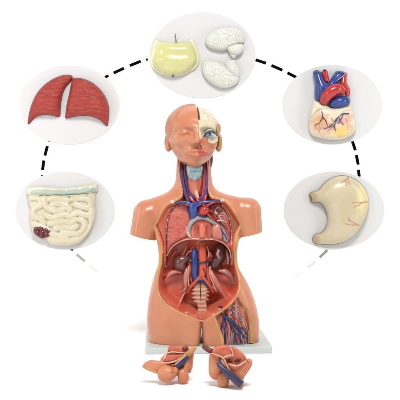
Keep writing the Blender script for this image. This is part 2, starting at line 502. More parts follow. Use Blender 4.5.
ins = B < 0
first = np.argmax(ins, axis=1); anyi = ins.any(axis=1)
FR = np.where(anyi, loB[1]+hB*first, 0.)       # front surface depth per (x, z) column
def refine():
    i, k = np.indices(first.shape)
    j = np.clip(first, 1, None)
    a = B[i, j-1, k]; b = B[i, j, k]
    t = np.clip(a/np.where(np.abs(a-b) < 1e-6, 1, a-b), 0, 1)
    return np.where(anyi, loB[1]+hB*(j-1+t), 0.)
FR = np.minimum(refine(), 6)
def front(Xp, Zp):
    Xp = np.asarray(Xp, float); Zp = np.asarray(Zp, float)
    fi = np.clip((Xp-loB[0])/hB, 0, FR.shape[0]-1.001); fk = np.clip((Zp-loB[2])/hB, 0, FR.shape[1]-1.001)
    i = fi.astype(int); k = fk.astype(int); a = fi-i; b = fk-k
    return FR[i, k]*(1-a)*(1-b)+FR[i+1, k]*a*(1-b)+FR[i, k+1]*(1-a)*b+FR[i+1, k+1]*a*b

def onfront(px, py, off=0.):
    Yd = -15.
    for _ in range(5):
        p = L(px, py, Yd); Yd = float(front(p[0], p[2]))
    return L(px, py, Yd+off)

# ---- the openings
OUT = [(180.6, 152), (179.2, 168), (179.6, 176), (181, 184), (182.4, 191), (181, 197), (175, 200.8), (167, 204.8), (161.5, 212), (157.6, 220), (154.6, 225.5),
       (157, 233), (159.3, 242), (160.6, 252), (160.4, 262), (158.8, 272), (157.5, 281), (157.6, 289), (160, 297), (165, 303.6), (172, 309), (181, 313.6), (190, 317.4), (198, 320.4),
       (204, 320.6), (211, 317.6), (219, 312.5), (228, 306), (236, 297), (239.6, 288), (239.4, 279), (237.4, 270), (235.6, 261), (235.3, 250), (236, 241), (237.6, 233), (241, 224.8),
       (237.8, 217), (233, 209.5), (227.6, 203), (221, 199.4), (213, 198), (209.6, 194), (208.2, 186), (208.6, 176), (208, 168), (206.6, 152)]
RIMW = [1, 1, 1, 1, 1, 1.1, 1.3, 1.3, 1.5, 1.7, 2.0, 2.5, 2.7, 2.6, 2.3, 1.8, 1.6, 1.5, 1.5, 1.6, 1.6, 1.5, 1.4, 1.2,
        1.2, 1.3, 1.4, 1.4, 1.6, 1.7, 1.8, 2.0, 2.3, 2.5, 2.4, 2.3, 1.9, 1.7, 1.5, 1.3, 1.2, 1.1, 1, 1, 1, 1, 1]
OP3 = np.array([onfront(a, b) for a, b in OUT])
OP = catmull(OP3, 6)
polyA = OP[:, [0, 2]]
THI = [(213.6, 317), (216.8, 326), (219.6, 335), (222.6, 347), (222.6, 358), (252, 358), (252, 346), (252, 334), (250.6, 322), (247, 311), (242, 302.5), (237.6, 297.6), (229, 305), (220.5, 311.5)]
TP3 = np.array([onfront(a, min(b, 342)) if b < 343 else np.array([onfront(a, 341)[0], onfront(a, 341)[1], HROW-b]) for a, b in THI])
polyT = catmull(TP3, 6)[:, [0, 2]]
X2 = X[:, 0, :]; Z2 = Z[:, 0, :]
dA = poly_sdf(polyA, X2, Z2).astype(np.float32); dT = poly_sdf(polyT, X2, Z2).astype(np.float32)
FRa = FR.astype(np.float32)
Bc = np.maximum(B, -np.maximum(dA[:, None, :], Y-24))
Bc = np.maximum(Bc, -np.maximum(dT[:, None, :], Y-(FRa[:, None, :]+9)))
Bc = np.maximum(Bc, BASE_TOP-Z)
Bc = np.maximum(Bc, Z-14)
V, Q = surface_nets(Bc, loB, hB)
V = relax(V, Q, 2)
obj('skin', Wd(V), Q, M['skin'], torso)

# ---- cavity lining
def gauss(x, s): return np.exp(-(x/s)**2)
def floor_depth(px, py):
    arc = 238.5+((px-200)/27)**2*8.5
    t = sstep((py-arc)/4.5+.5)
    chest = -5+0*px
    abd = 15.5-8.5*gauss(px-200, 9)*sstep((292-py)/14)
    abd = abd-3*gauss(px-198, 40)*sstep((py-295)/20)*0
    abd = abd+5*np.exp(-((px-186)/8)**2-((py-304)/9)**2)+5.5*np.exp(-((px-214)/9)**2-((py-302)/9)**2)
    # pelvic brim ridges
    for P in ([(189, 286), (184, 293), (180, 302), (178, 311)], [(209, 286), (216, 290), (224, 297), (228, 303)]):
        d = seg_dist(P, px, py)
        abd = abd-5*gauss(d, 3.2)
    # iliac crest folds
    for P in ([(165, 277), (172, 272), (180, 272)], [(233, 279), (228, 272), (218, 271)]):
        abd = abd-4.5*gauss(seg_dist(P, px, py), 2.6)
    f = chest*(1-t)+abd*t
    tn = sstep((py-193)/10)
    return (-2)*(1-tn)+f*tn

def lining_mesh(poly, depthf, ww, hh=.6, zmin=None):
    lo2, hi2 = poly.min(0)-1, poly.max(0)+1
    xs = np.arange(lo2[0], hi2[0], hh); zs = np.arange(lo2[1], hi2[1], hh)
    if zmin is not None: zs = zs[zs > zmin]
    XX, ZZ = np.meshgrid(xs, zs, indexing='ij')
    d = poly_sdf(poly, XX, ZZ)
    fr = front(XX, ZZ)
    px = XX+200; py = HROW-ZZ
    fl = depthf(px/1.0, py, fr)
    ww = np.minimum(ww, np.interp(py, [190, 205], [2.2, 6.5]))
    s = sstep(np.clip(-d, 0, None)/ww)
    YY = fr+.8+(np.maximum(fl, fr+1.2)-fr-.8)*s
    ok = d < .9
    idx = -np.ones(ok.shape, int); idx[ok] = np.arange(ok.sum())
    V = np.stack([XX[ok], YY[ok], ZZ[ok]], 1)
    a, b, c, e = idx[:-1, :-1], idx[1:, :-1], idx[1:, 1:], idx[:-1, 1:]
    m = (a >= 0) & (b >= 0) & (c >= 0) & (e >= 0)
    Q = np.stack([a[m], b[m], c[m], e[m]], 1)
    return V, Q
V, Q = lining_mesh(polyA, lambda a, b, fr: floor_depth(a, b), 6.5)
obj('cavity_lining', Wd(V), Q, M['lining'], torso)
V, Q = lining_mesh(polyT, lambda a, b, fr: fr+4.5+1.2*np.sin(a*.9), 3, zmin=BASE_TOP+.05)
obj('thigh_muscle', Wd(V), Q, M['thighmuscle'], torso)

# ---- rims of fat along the cut
RW = np.array(RIMW)*.78
V, F = sweep((OP3+np.array([0, .7, 0]))[4:44], RW[4:44], nseg=12, sub=6, flat=(1, .7))
obj('fat_rim', Wd(V), F, M['fat'], torso)
V, F = sweep((OP3+np.array([0, .7, 0]))[list(range(43, 47))], RW[43:47]*.75, nseg=10, sub=6, flat=(1, .8))
obj('neck_edge', Wd(V), F, M['skin'], torso)
V, F = sweep((OP3+np.array([0, .7, 0]))[0:5], RW[0:5]*.75, nseg=10, sub=6, flat=(1, .8))
obj('neck_edge', Wd(V), F, M['skin'], torso)
tt = [onfront(a, b) for a, b in ((239.4, 298.5), (244.6, 305), (248.8, 313), (251, 322), (251.8, 332))]
b_end = onfront(252, 340); tt.append((b_end[0], b_end[1], BASE_TOP+1.2))
V, F = sweep(np.array(tt)+np.array([-.6, .5, 0]), [.9, 1.3, 1.6, 1.8, 2.0, 2.1], nseg=12, flat=(1, .6))
obj('fat_rim', Wd(V), F, M['fatdark'], torso, label='olive fat edge along the outside of the thigh window')
tt = [onfront(a, b) for a, b in ((213.5, 316.5), (216, 323), (218.5, 330))]
b_end = onfront(221.5, 339); tt += [b_end, (b_end[0]+.6, b_end[1], BASE_TOP+1.2)]
V, F = sweep(np.array(tt)+np.array([.2, .5, 0]), [1.0, 1.5, 1.8, 2.0, 2.0], nseg=12, flat=(1, .6))
obj('fat_rim', Wd(V), F, M['fat'], torso)

def depth_at(px, py):
    """lining depth near a picture point (local depth)"""
    Yd = 0.
    for _ in range(4):
        p = L(px, py, Yd)
        d = float(poly_sdf(polyA, np.array([[p[0]]]), np.array([[p[2]]]))[0, 0])
        fr = float(front(p[0], p[2])); fl = float(floor_depth(np.array(p[0]+200), np.array(HROW-p[2])))
        Yd = fr+.8+(max(fl, fr+1.2)-fr-.8)*float(sstep(max(-d, 0)/6.5))
    return Yd

# ---- chest contents
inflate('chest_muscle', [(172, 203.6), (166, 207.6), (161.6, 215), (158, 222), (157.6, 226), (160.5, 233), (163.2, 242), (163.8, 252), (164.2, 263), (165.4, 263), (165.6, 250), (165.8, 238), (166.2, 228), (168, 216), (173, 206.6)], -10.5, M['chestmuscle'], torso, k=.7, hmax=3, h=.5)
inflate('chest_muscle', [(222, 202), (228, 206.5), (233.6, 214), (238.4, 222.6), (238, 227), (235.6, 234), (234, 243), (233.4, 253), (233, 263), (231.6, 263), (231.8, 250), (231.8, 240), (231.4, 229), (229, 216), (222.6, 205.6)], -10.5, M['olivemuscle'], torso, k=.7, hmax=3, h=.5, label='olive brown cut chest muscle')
inflate('lung_section', [(174.5, 205.6), (180, 203.2), (186.5, 203), (189.6, 207), (190.4, 214), (191, 221), (189.6, 227), (189, 233), (184.6, 237.4), (178, 240.6), (171.6, 245.4), (166.8, 253), (166, 245), (166.6, 232), (168, 220), (170.8, 211)], -5.5, M['section'], torso, k=.9, hmax=5.5, h=.5, label='pink red speckled lung cut in section')
inflate('lung_section', [(208.5, 206), (214, 203), (220.5, 204.5), (226, 211), (229.4, 219), (230.6, 229), (230.4, 240), (227, 241), (221, 236), (215, 228), (211, 221), (208.6, 213)], -5.5, M['leftlung'], torso, k=.8, hmax=4, h=.5, label='dark red lung with branching vessels')
for side, pts in (('l', [(173, 207), (169.2, 213.5), (167.4, 220), (166.2, 226.5), (165.6, 233), (165.2, 239.6), (165, 246.4), (165, 253), (165.2, 259.6), (165.6, 266)]),
                  ('r', [(222.6, 205.4), (227, 211.4), (229.6, 218), (231, 224.6), (231.6, 231), (231.8, 237.6), (231.6, 244), (231.4, 250.6), (231.4, 257), (231.6, 263.6)])):
    prev = None; Ymid = []
    for i, (a, b) in enumerate(pts):
        yd = min(depth_at(a, b)-.9, -9.) if b < 246 else depth_at(a, b)-.6
        V, F = ellipsoid(L(a, b, yd), (1.05, 1.2, 1.5), 12, 8)
        obj('rib_end', Wd(V), F, M['white'] if side == 'l' else M['palepink'], torso)
        Ymid.append((a, b, yd+.8))
    tube('pleura_edge', [(a, b, y) for a, b, y in Ymid], .9, M['pink'], torso)
for a, b in ((172.4, 201.8), (222.4, 200.2)):
    p = onfront(a, b, .2)
    V, F = ellipsoid(p, (2.2, 1.6, 1.9), 16, 10)
    obj('clavicle_end', Wd(V), F, M['white'], torso)

# great vessels at the root of the neck
tube('vein', [(174.5, 202.6, -15), (181, 202.4, -14), (187.5, 203, -13), (192.4, 206, -13)], [.9, 1.4, 2.2, 3.3], M['blue'], torso)
tube('vein', [(221.5, 200.6, -15), (214.5, 201.4, -14), (207, 202, -14), (199, 203.6, -14), (193, 206.6, -13)], [.8, 1.2, 1.9, 2.7, 3.5], M['blue'], torso)
tube('vena_cava', [(192.2, 202.5, -13), (193, 208, -13), (193.2, 214, -11), (192.6, 220, -8)], [3.4, 4.5, 4.0, 3.0], M['blue'], torso)
tube('artery', [(189.5, 196, -12), (193, 201, -14), (198, 205, -14)], [1.2, 1.4, 1.6], M['red'], torso)
tube('artery', [(206.5, 195, -12), (205, 200, -14), (203.6, 206, -14)], [1.1, 1.3, 1.6], M['red'], torso)
inflate('aorta', [(198.6, 212), (199.4, 207.6), (203, 205), (207.4, 205), (209.6, 208), (209, 213), (205, 215.6), (200.6, 215.4)], -11, M['red'], torso, k=1.1, h=.35)
tube('aorta', [(207, 209, -9), (211.5, 211.5, -8), (213, 215.5, -6)], [3, 2.4, 1.8], M['red'], torso)
inflate('heart_bed', [(190, 232), (191, 224.4), (195, 219.6), (201, 218.6), (208, 220), (212.4, 225), (213.4, 232), (211, 238), (201, 238.8), (192, 238)], -6.5, M['lining'], torso, k=.5, hmax=3, h=.45)
tube('pericardium', [(189, 236, -8), (188.8, 230, -9.6), (190.4, 224, -10.6), (194.6, 219.4, -11), (200.4, 217.4, -11), (206.6, 218.4, -10.6), (211.6, 221.6, -9.6), (215.6, 226, -8.4)], [1.6, 2.0, 2.2, 2.4, 2.3, 2.2, 1.7, 1.0], M['grey'], torso, flat=(1, .7))
tube('pericardium', [(188.6, 221, -9), (187, 227, -9.4), (187.6, 233, -9), (191, 237.6, -8.6)], [1.0, 1.8, 1.8, 1.0], M['palepink'], torso, flat=(1, .7))
inflate('heart_wall', [(193.4, 232), (193.8, 226), (196.6, 222.6), (198.8, 224), (199, 231), (198.2, 237), (195, 237)], -8.6, M['maroon2'], torso, k=.4, h=.35)
inflate('heart_wall', [(206, 225), (209.4, 223), (212.4, 227), (212.6, 233), (210, 238), (206.6, 237), (205.4, 231)], -8.6, M['maroon2'], torso, k=.4, h=.35)
inflate('oesophagus', [(199.6, 224.4), (202.2, 222.6), (204.6, 225), (205.4, 231), (204.6, 237), (202, 238.6), (199.8, 236.6), (199, 230)], -12, M['lining'], torso, k=.8, h=.35)
inflate('lung_lobe', [(212, 227), (216, 222.6), (219.6, 224), (222.6, 230), (223.4, 237.6), (219.6, 239.6), (213.6, 238.4), (211.4, 233)], -8, M['pink'], torso, k=.7, h=.4)
inflate('lung_lobe', [(219, 225.4), (222.6, 227.4), (226.6, 233.6), (228.2, 240.6), (225.4, 241.6), (221.6, 236.6)], -9, M['nerve'], torso, k=.5, h=.35, label='grey white lobe with dark veins')
tube('vein', [(220.6, 227.6, -11.4), (222.6, 232, -11.6), (225.6, 236.4, -11.2), (226.4, 240, -10.4)], .5, M['darkblue'], torso, nseg=6)
tube('vein', [(222.6, 232, -11.6), (222.4, 235.6, -11), (223.6, 239, -10.6)], .4, M['darkblue'], torso, nseg=6)
for pts, rr, mm in (
    ([(211.4, 211, -9.6), (216, 213, -9.8), (219.6, 217, -9.8), (222.4, 222.6, -9.6)], [.9, .8, .6, .4], 'white'),
    ([(214.6, 212.4, -9.8), (216.4, 208.6, -9.6), (219.6, 206.6, -8.8)], [.7, .5, .35], 'white'),
    ([(218.6, 215.6, -10), (222.6, 215.4, -9.8), (226, 218, -9.2)], [.6, .5, .3], 'nerve'),
    ([(210.4, 215, -9), (213.6, 219, -9.8), (218.6, 221.4, -10), (224, 226, -9.6)], [1.1, 1.0, .7, .5], 'maroon'),
    ([(213, 214.4, -9.8), (216.6, 217.6, -10.2), (219, 222.6, -10.2)], [.9, .7, .5], 'red'),
    ([(209.6, 207.6, -11), (211.4, 205.4, -10.4), (214.6, 204.8, -9.6)], [.8, .7, .5], 'darkblue'),
    ([(211.5, 213.5, -11), (213.6, 211.4, -10.6), (215, 210.6, -10.4)], [1.1, 1.0, .7], 'maroon'),
    ([(190.6, 224, -10), (188.4, 228, -9.8), (188.6, 233, -9.4), (190.6, 236.6, -9.2)], [1.0, 1.1, 1.0, .7], 'white')):
    tube('vessel_branch', pts, rr, M[mm], torso, nseg=8)
for pts, rr, mm in (
    ([(195.4, 196.6, -12.6), (197.6, 200.6, -15), (200.6, 205, -15.4)], [.9, 1.2, 1.3], 'red'),
    ([(200.6, 197, -12.6), (198.4, 201, -15.4), (195.6, 205.6, -16.4)], [1.0, 1.3, 1.2], 'blue'),
    ([(216.6, 201.8, -14), (211, 203.4, -15.6), (206.4, 206.4, -15.6)], [.8, 1.1, 1.3], 'red'),
    ([(177.6, 204, -13.6), (184, 204.2, -14.6), (190, 206, -15)], [.6, .9, 1.1], 'maroon'),
    ([(187.6, 208, -11), (189.6, 212, -11.8), (190.6, 217, -11)], [1.0, 1.3, 1.0], 'darkblue'),
    ([(196.6, 212.6, -11), (200, 215.4, -11.6), (204.6, 216.6, -11.4), (209, 216.4, -10.6)], [1.4, 1.7, 1.6, 1.1], 'darkblue'),
    ([(198, 210.6, -12), (196.4, 214.6, -12), (195.6, 218, -11.4)], [1.2, 1.2, .9], 'maroon'),
    ([(207.6, 213.6, -12), (210.6, 217, -11.6), (214.6, 220.6, -10.8)], [1.4, 1.4, .9], 'red'),
    ([(210, 218.6, -10), (214.6, 222.6, -10.6), (217.6, 224.6, -10.4)], [.9, 1.0, .7], 'grey'),
    ([(213.6, 207.6, -10.4), (218, 210, -10.4), (222.6, 211.6, -9.4)], [.7, .6, .4], 'darkblue'),
    ([(216.6, 216.6, -10.4), (219.6, 212, -10.2), (223.6, 208.6, -9)], [.7, .6, .4], 'maroon'),
    ([(217.4, 221, -10.4), (222, 220.4, -10.2), (227, 222.6, -9.2)], [.7, .6, .35], 'white'),
    ([(218.6, 222, -10.4), (223, 225, -10.2), (227.6, 230, -9.4)], [.7, .6, .35], 'darkblue'),
    ([(221, 213, -10), (224.6, 213.6, -9.6), (227.6, 216.6, -8.8)], [.5, .45, .3], 'palepink')):
    tube('vessel_branch', pts, rr, M[mm], torso, nseg=8)
tube('diaphragm_edge', [(166.6, 256, -4), (171.4, 247.6, -5.6), (178, 242.4, -6.4), (186, 239.4, -7.2), (194, 238.8, -7.6), (202, 239.4, -7.8), (210, 239, -7.6), (217, 240, -7.2), (224, 243.4, -6.4), (229.4, 250, -5), (231, 258, -4)], [.6, .8, .9, .9, .9, .9, .9, .9, .8, .7, .5], M['palepink'], torso)

# ---- abdominal contents
KL = [(172.4, 264), (173.4, 259.4), (177, 256), (182, 254.8), (187.2, 255.6), (190.6, 258.4), (190.4, 261), (187.4, 262.4), (185.8, 264.6), (186.6, 267.6), (184.6, 270.6), (179.6, 271.6), (174.8, 269.4)]
inflate('kidney', KL, 7, M['kidneyL'], torso, k=.8, h=.4, label='brown grey kidney')
KR = [(214.6, 246.4), (218.4, 243.4), (222.4, 243.4), (225.4, 247), (226.2, 253), (225.4, 259), (222, 264), (219.6, 268.4), (215, 270.2), (210.4, 268), (209, 263.4), (211, 259), (213.6, 256.6), (213.4, 251.6)]
inflate('kidney', KR, 7, M['kidneyR'], torso, k=.8, h=.4, label='dark maroon bean shaped kidney')
tube('renal_pelvis', [(219.6, 249.6, -.8), (217.6, 254, -1.4), (219.4, 258.6, -.6)], [.8, 1.6, .8], M['mauve'], torso)
tube('renal_pelvis', [(190, 260, 2), (192.4, 261.4, 1), (195, 261.6, 0)], [1.2, 1.0, .9], M['mauve'], torso)
tube('iliac_fold', [(166, 280, 9), (170, 274, 7), (176, 271.6, 6), (181, 272.6, 6)], [1.0, 2.0, 1.8, .8], M['palepink'], torso, flat=(1, .6))
tube('iliac_fold', [(234, 284, 8), (231.4, 276.6, 7), (225.6, 272, 6), (218.6, 270.6, 6)], [1.0, 2.2, 2.2, 1.0], M['mauve'], torso, flat=(1, .6))
tube('pleura_fold', [(225.6, 250, 5), (228, 257, 5), (228, 264, 6)], [.8, 1.6, .8], M['mauve'], torso, flat=(1, .6))
tube('psoas_muscle', [(186.6, 268, 7), (185.6, 277, 4), (185.6, 285, 4), (187, 291.6, 6)], [1.2, 2.3, 2.2, 1.0], M['pink'], torso)
tube('ureter', [(188.6, 266, 4), (188, 274, 2), (188.6, 283, 2), (189.6, 289.6, 3)], [1.0, .8, .7, .7], M['palepink'], torso)
tube('psoas_muscle', [(208.6, 267, 7), (212.6, 276, 3), (218.4, 286, 3), (225.6, 297.6, 6)], [1.2, 2.6, 2.9, 1.2], M['pink'], torso)
tube('ureter', [(210.4, 266, 4), (209.6, 274, 3), (213, 283, 1.4), (216, 289.6, 3)], [.9, .8, .8, .7], M['palepink'], torso)
tube('pelvic_brim', [(185.4, 291.6, 4), (182.4, 297, 4), (179.6, 304, 3), (178.6, 310.4, 0)], [.8, 1.0, 1.0, .7], M['palepink'], torso)
tube('vena_cava', [(194, 250, 2), (194.4, 256, 1), (194.6, 265, 0), (194.4, 274, 0), (195.6, 280, 1)], [2.4, 3.4, 3.5, 3.2, 2.6], M['blue'], torso)
tube('vein', [(191, 252.8, 4), (194.6, 251.6, 2), (197, 254, 2)], [1.1, 1.6, 1.1], M['darkblue'], torso)
tube('aorta', [(202, 244, 4), (202.4, 252, 1), (202.6, 264, 0), (202.4, 273, 0), (200.6, 279, .4)], [3.6, 3.9, 3.7, 3.5, 3.2], M['aorta'], torso, flat=(1, .75), nseg=16)
tube('artery', [(200.4, 276.6, -.6), (195.6, 281.6, -.4), (190.6, 287, 1), (187.6, 293, 4)], [2.0, 1.9, 1.7, 1.1], M['aorta'], torso)
tube('artery', [(202, 276.6, -.6), (206.6, 281.6, -.4), (210.4, 287, 1), (213, 292, 4)], [2.0, 1.8, 1.6, 1.1], M['aorta'], torso)
tube('vein', [(195, 281.6, .6), (199.6, 280.2, -.6), (204.4, 281.6, 0), (208.6, 286, 1.6), (211.6, 290.6, 4)], [1.6, 2.2, 2.0, 1.6, 1.0], M['darkblue'], torso)
tube('renal_vein', [(197, 262.4, -2.4), (202, 262.8, -4.2), (207, 261.6, -1), (210.6, 260.6, 3)], [1.0, .8, .8, .7], M['darkblue'], torso)
tube('renal_artery', [(205.4, 259.4, 0), (209, 257.6, 2), (213, 256, 4)], [.9, .8, .6], M['red'], torso)
tube('artery', [(192.4, 250.6, 3), (188.6, 252, 5), (186, 256, 6)], [.8, .6, .5], M['palepink'], torso)
tube('artery', [(206.6, 246, 4), (208.6, 252, 4), (208, 259, 3), (207.6, 265.6, 2)], [.7, .8, .8, .6], M['palepink'], torso)
tube('pleura_fold', [(190, 251, 5), (193, 247.6, 6), (194.6, 252, 3)], [.5, .7, .5], M['mauve'], torso)
for pts, rr, mm in (
    ([(186.6, 246, 9), (184, 253, 8.6), (180.4, 256.6, 6)], [1.2, 1.6, .9], 'lining'),
    ([(197.4, 246, 6), (199, 252, 4), (198.6, 258, 4)], [1.2, 1.5, 1.0], 'pink'),
    ([(206.8, 250, 6), (210.4, 255, 5), (209.6, 262, 4.6)], [1.0, 1.6, 1.0], 'aorta'),
    ([(189.6, 262, 4.4), (190, 270, 3.4), (191, 278, 3), (192.4, 284, 3.4)], [1.0, 1.6, 1.5, .9], 'aorta'),
    ([(206.8, 266, 4), (207.4, 273, 3), (208.6, 280, 2.6), (211.6, 287, 3.4)], [1.0, 1.7, 1.6, .9], 'aorta'),
    ([(211.6, 285.6, 2.4), (214.6, 288.6, 2.6), (216.4, 292, 3.6)], [.9, 1.3, .8], 'mauve'),
    ([(186.4, 287, 2.4), (184, 290.6, 2.8), (181.4, 292.6, 4)], [.9, 1.3, .8], 'mauve'),
    ([(194.6, 259.6, -2.6), (192, 258.4, -1), (189, 258.4, 1.4)], [.9, .8, .7], 'darkblue'),
    ([(192, 268, -2.4), (190.4, 274, -.6), (189.6, 281, .6)], [.45, .45, .4], 'maroon'),
    ([(203, 268, -3.6), (205.6, 273.6, -2.4), (207.6, 280, -1)], [.5, .45, .4], 'maroon'),
    ([(176.6, 250, 9), (172, 256, 9.4), (169.6, 263, 10)], [.9, 1.5, .9], 'lining')):
    tube('tissue_fold', pts, rr, M[mm], torso, nseg=10, flat=(1, .75))
SAC = [(193.2, 284.4), (196, 282.6), (200.6, 282.2), (205.4, 282.8), (208, 285), (206.6, 286.6), (209.4, 287.4), (209.6, 288.6), (206.6, 289.6), (209.4, 291), (209.6, 292.4), (206.4, 293.2), (209, 295), (209.2, 296.4), (206.2, 297), (208.6, 299.2), (208.4, 300.6),
       (205.8, 301), (206.6, 303.6), (207, 308), (207, 313), (205.4, 317), (199.4, 317), (197.8, 312), (197.4, 306), (195.8, 302.4), (193.2, 302.2), (193, 300.8), (195.6, 299.4), (192.2, 298.6), (192, 297), (195, 295.6), (191.8, 294.4), (191.6, 292.8), (194.4, 291.6), (191.4, 290.2), (191.4, 288.6), (194, 287.6)]
inflate('sacrum', SAC, 4, M['bone'], torso, k=.9, hmax=2.8, closed_curve=True, sub=3, h=.3,
        extra=lambda X, Z, hh, d: hh+np.where(hh > 0, .32*np.sin(Z*1.5+1)*sstep(hh/2.2), 0))
tube('sacral_groove', [(200.2, 283.6, 1.3), (200.4, 290, .9), (200.8, 297, .9), (201, 303, 1.2)], [.42, .4, .32, .2], M['dark'], torso, nseg=8)
for a, b, rr in ((186.4, 313.4, 2.0), (214, 315.4, 2.2), (219.6, 309.6, 1.6)):
    p = onfront(a, b, 3.)
    V, F = ellipsoid(p, (rr*1.2, rr, rr*1.1), 14, 10)
    obj('soft_tissue_lump', Wd(V), F, M['pink'], torso)
p0 = onfront(220, 307, 5)
V, F = ellipsoid(p0, (2.2, 1.2, 2.2), 14, 10); obj('artery_end', Wd(V), F, M['maroon'], torso)
inflate('pelvic_floor', [(196.6, 317.6), (201.4, 316.4), (207, 317.4), (205, 321.4), (202, 322.4), (199, 321.4)], onfront(202, 319)[1]+1.5, M['chestmuscle'], torso, k=.5, h=.3)

# ---- thigh vessels and nerves
def tube_front(name, pts, rad, m, off, **kw):
    P = np.array([onfront(a, min(b, 340.5), off) for a, b in pts])
    for q, (a, b) in zip(P, pts):
        if b > 340.5: q[2] = BASE_TOP+.4
    V, F = sweep(P, rad, **kw)
    return obj(name, Wd(V), F, m, torso)
tube_front('femoral_vein', [(221.6, 314), (224.6, 316.6), (231, 320.6), (237, 326), (241.6, 332.6), (243.6, 338.6)], [1.3, 1.6, 1.4, 1.15, .9, .5], M['darkblue'], 3.2, nseg=10)
tube_front('femoral_vein', [(226.6, 317), (230.6, 324), (234.6, 332), (236.6, 343)], [1.2, 1.2, 1.0, .8], M['darkblue'], 3.6, nseg=10)
tube_front('femoral_vein', [(223.6, 316.4), (222.6, 323), (221.4, 330), (223, 338)], [1.4, 1.2, 1.0, .7], M['darkblue'], 3.8, nseg=10)
tube_front('femoral_artery', [(227, 313), (228.6, 320), (230, 330), (229.6, 343)], [1.1, 1.0, .8, .6], M['maroon'], 4.2, nseg=8)
for pts, rr, mm in (
    ([(231, 320.6), (233.6, 326), (240.6, 333), (247, 338.6)], [.9, .9, .7, .4], 'darkblue'),
    ([(237, 326), (243.6, 329.6), (248, 335.6)], [.9, .7, .4], 'darkblue'),
    ([(233, 330), (239, 336.6), (242.4, 343)], [.9, .8, .6], 'darkblue'),
    ([(228.6, 320), (233.6, 327), (238.6, 337.6), (239.6, 343)], [.7, .6, .5, .4], 'red'),
    ([(229, 321), (226.4, 329), (226.6, 343)], [.7, .6, .5], 'red'),
    ([(232, 315.6), (238, 320.6), (243.6, 327.6), (247, 333)], [.7, .7, .6, .4], 'red'),
    ([(222.6, 323), (225.6, 331), (226, 343)], [.8, .7, .5], 'violet'),
    ([(226, 313.6), (229, 310.4), (233, 309.6)], [1.0, .8, .5], 'maroon')):
    tube_front('thigh_vessel', pts, rr, M[mm], 3.5, nseg=8)
rng = random.Random(3)
kinds = ['nerve', 'fibre', 'darkblue', 'pink', 'violet', 'fibre', 'nerve', 'darkblue', 'fibre', 'maroon']
for i in range(46):
    t = i/45
    xb = 224.4+t*24.6+rng.uniform(-.5, .5)
    x0 = 222.6+12*t+rng.uniform(-1.4, 1.4); y0 = 318+rng.uniform(-3, 5)-9*t
    xm = x0+(xb-x0)*(.42+.3*t); 
    tube_front('nerve_fibre' if kinds[i % 10] in ('nerve', 'fibre', 'white') else 'small_vessel',
               [(x0, y0), (xm, y0+(343-y0)*.33), (xb-(1-t)*.6, y0+(343-y0)*.68), (xb, 343)],
               [.26, .40, .44, .40], M[kinds[i % 10]], 4.1+rng.uniform(-.3, .5), nseg=6, sub=5)
for pts in ([(232.4, 304.6), (235.6, 307), (239, 313), (241.6, 321)], [(233, 306.4), (236.6, 304.6), (239, 306.6)], [(231.6, 310), (235.6, 313), (238.6, 319.6), (240, 328)], [(232, 303), (230.6, 308), (231.6, 314)]):
    tube_front('nerve_fibre', pts, [.4, .5, .4, .3][:len(pts)], M['nerve'], 3.8, nseg=6)

# ================================================================ NECK
tube('jugular_vein', [(180.8, 165, -4), (181.4, 175, -7), (183.2, 185, -9), (185.6, 194, -11), (188.6, 201, -12)], [2.2, 2.3, 2.2, 2.0, 2.0], M['violet'], torso)
tube('jugular_vein', [(208, 164, -4), (207.4, 175, -7), (206.6, 185, -9), (205.6, 194, -11), (203.6, 201, -12)], [2.1, 2.2, 2.1, 1.9, 1.9], M['violet'], torso)
tube('carotid_artery', [(184.6, 165, -6), (185.2, 175, -9), (186.6, 185, -10.6), (188.6, 194, -11.6), (191, 201, -12.4)], [1.2, 1.3, 1.3, 1.2, 1.2], M['maroon'], torso)
tube('carotid_artery', [(204.6, 165, -6), (204.4, 175, -9), (203.8, 185, -10.6), (202.8, 194, -11.6), (201, 201, -12.4)], [1.2, 1.3, 1.3, 1.2, 1.2], M['red'], torso)
tube('vein', [(183, 170, -7), (183.4, 180, -9.4), (185, 188, -10.8), (187, 196, -12.4)], .75, M['blue'], torso)
tube('vein', [(205.8, 170, -7), (205.4, 180, -9.4), (204.8, 188, -10.8), (203.8, 196, -12.4)], .75, M['blue'], torso)
inflate('throat_muscle', [(186.8, 176), (194.6, 174), (202.4, 176), (203, 185), (201.6, 194), (199.4, 200), (195.4, 201), (191, 199.6), (188, 193), (186.6, 185)], -5.5, M['muscle'], torso, k=.75, h=.45)
inflate('larynx', [(186.6, 166), (190, 164.4), (194.6, 165.4), (199, 164.4), (202.6, 166), (202.4, 173), (200.4, 178.6), (197, 181), (194.4, 183), (192, 181), (188.8, 178.6), (186.8, 173)], -8, M['larynx'], torso, k=.75, h=.4,
        extra=lambda X, Z, hh, d: hh+np.where(hh > 0, .5*gauss(X+5.4, 1.3)*sstep(hh/2)-.6*gauss(Z+5.4, .9)*sstep(hh/2)-.5*gauss(Z+13.4, .7)*sstep(hh/2), 0))
inflate('thyroid_gland', [(188.4, 183), (191.6, 181.4), (193.6, 185), (194, 190.6), (192.4, 194), (190, 192), (188.4, 188)], -10, M['maroon2'], torso, k=.5, h=.35)
inflate('thyroid_gland', [(201, 183), (198, 181.4), (195.8, 185), (195.4, 190.6), (197, 194), (199.4, 192), (201, 188)], -10, M['maroon2'], torso, k=.5, h=.35)
tube('trachea', [(194.6, 184, -10), (195.6, 190, -11.2), (197.4, 196.6, -12.4), (199, 202, -13)], [1.5, 1.8, 1.8, 1.6], M['palepink'], torso)
tube('vein', [(190.6, 193, -11.6), (193, 198.6, -13), (195, 203.6, -13.6)], [.8, 1.0, 1.1], M['blue'], torso)
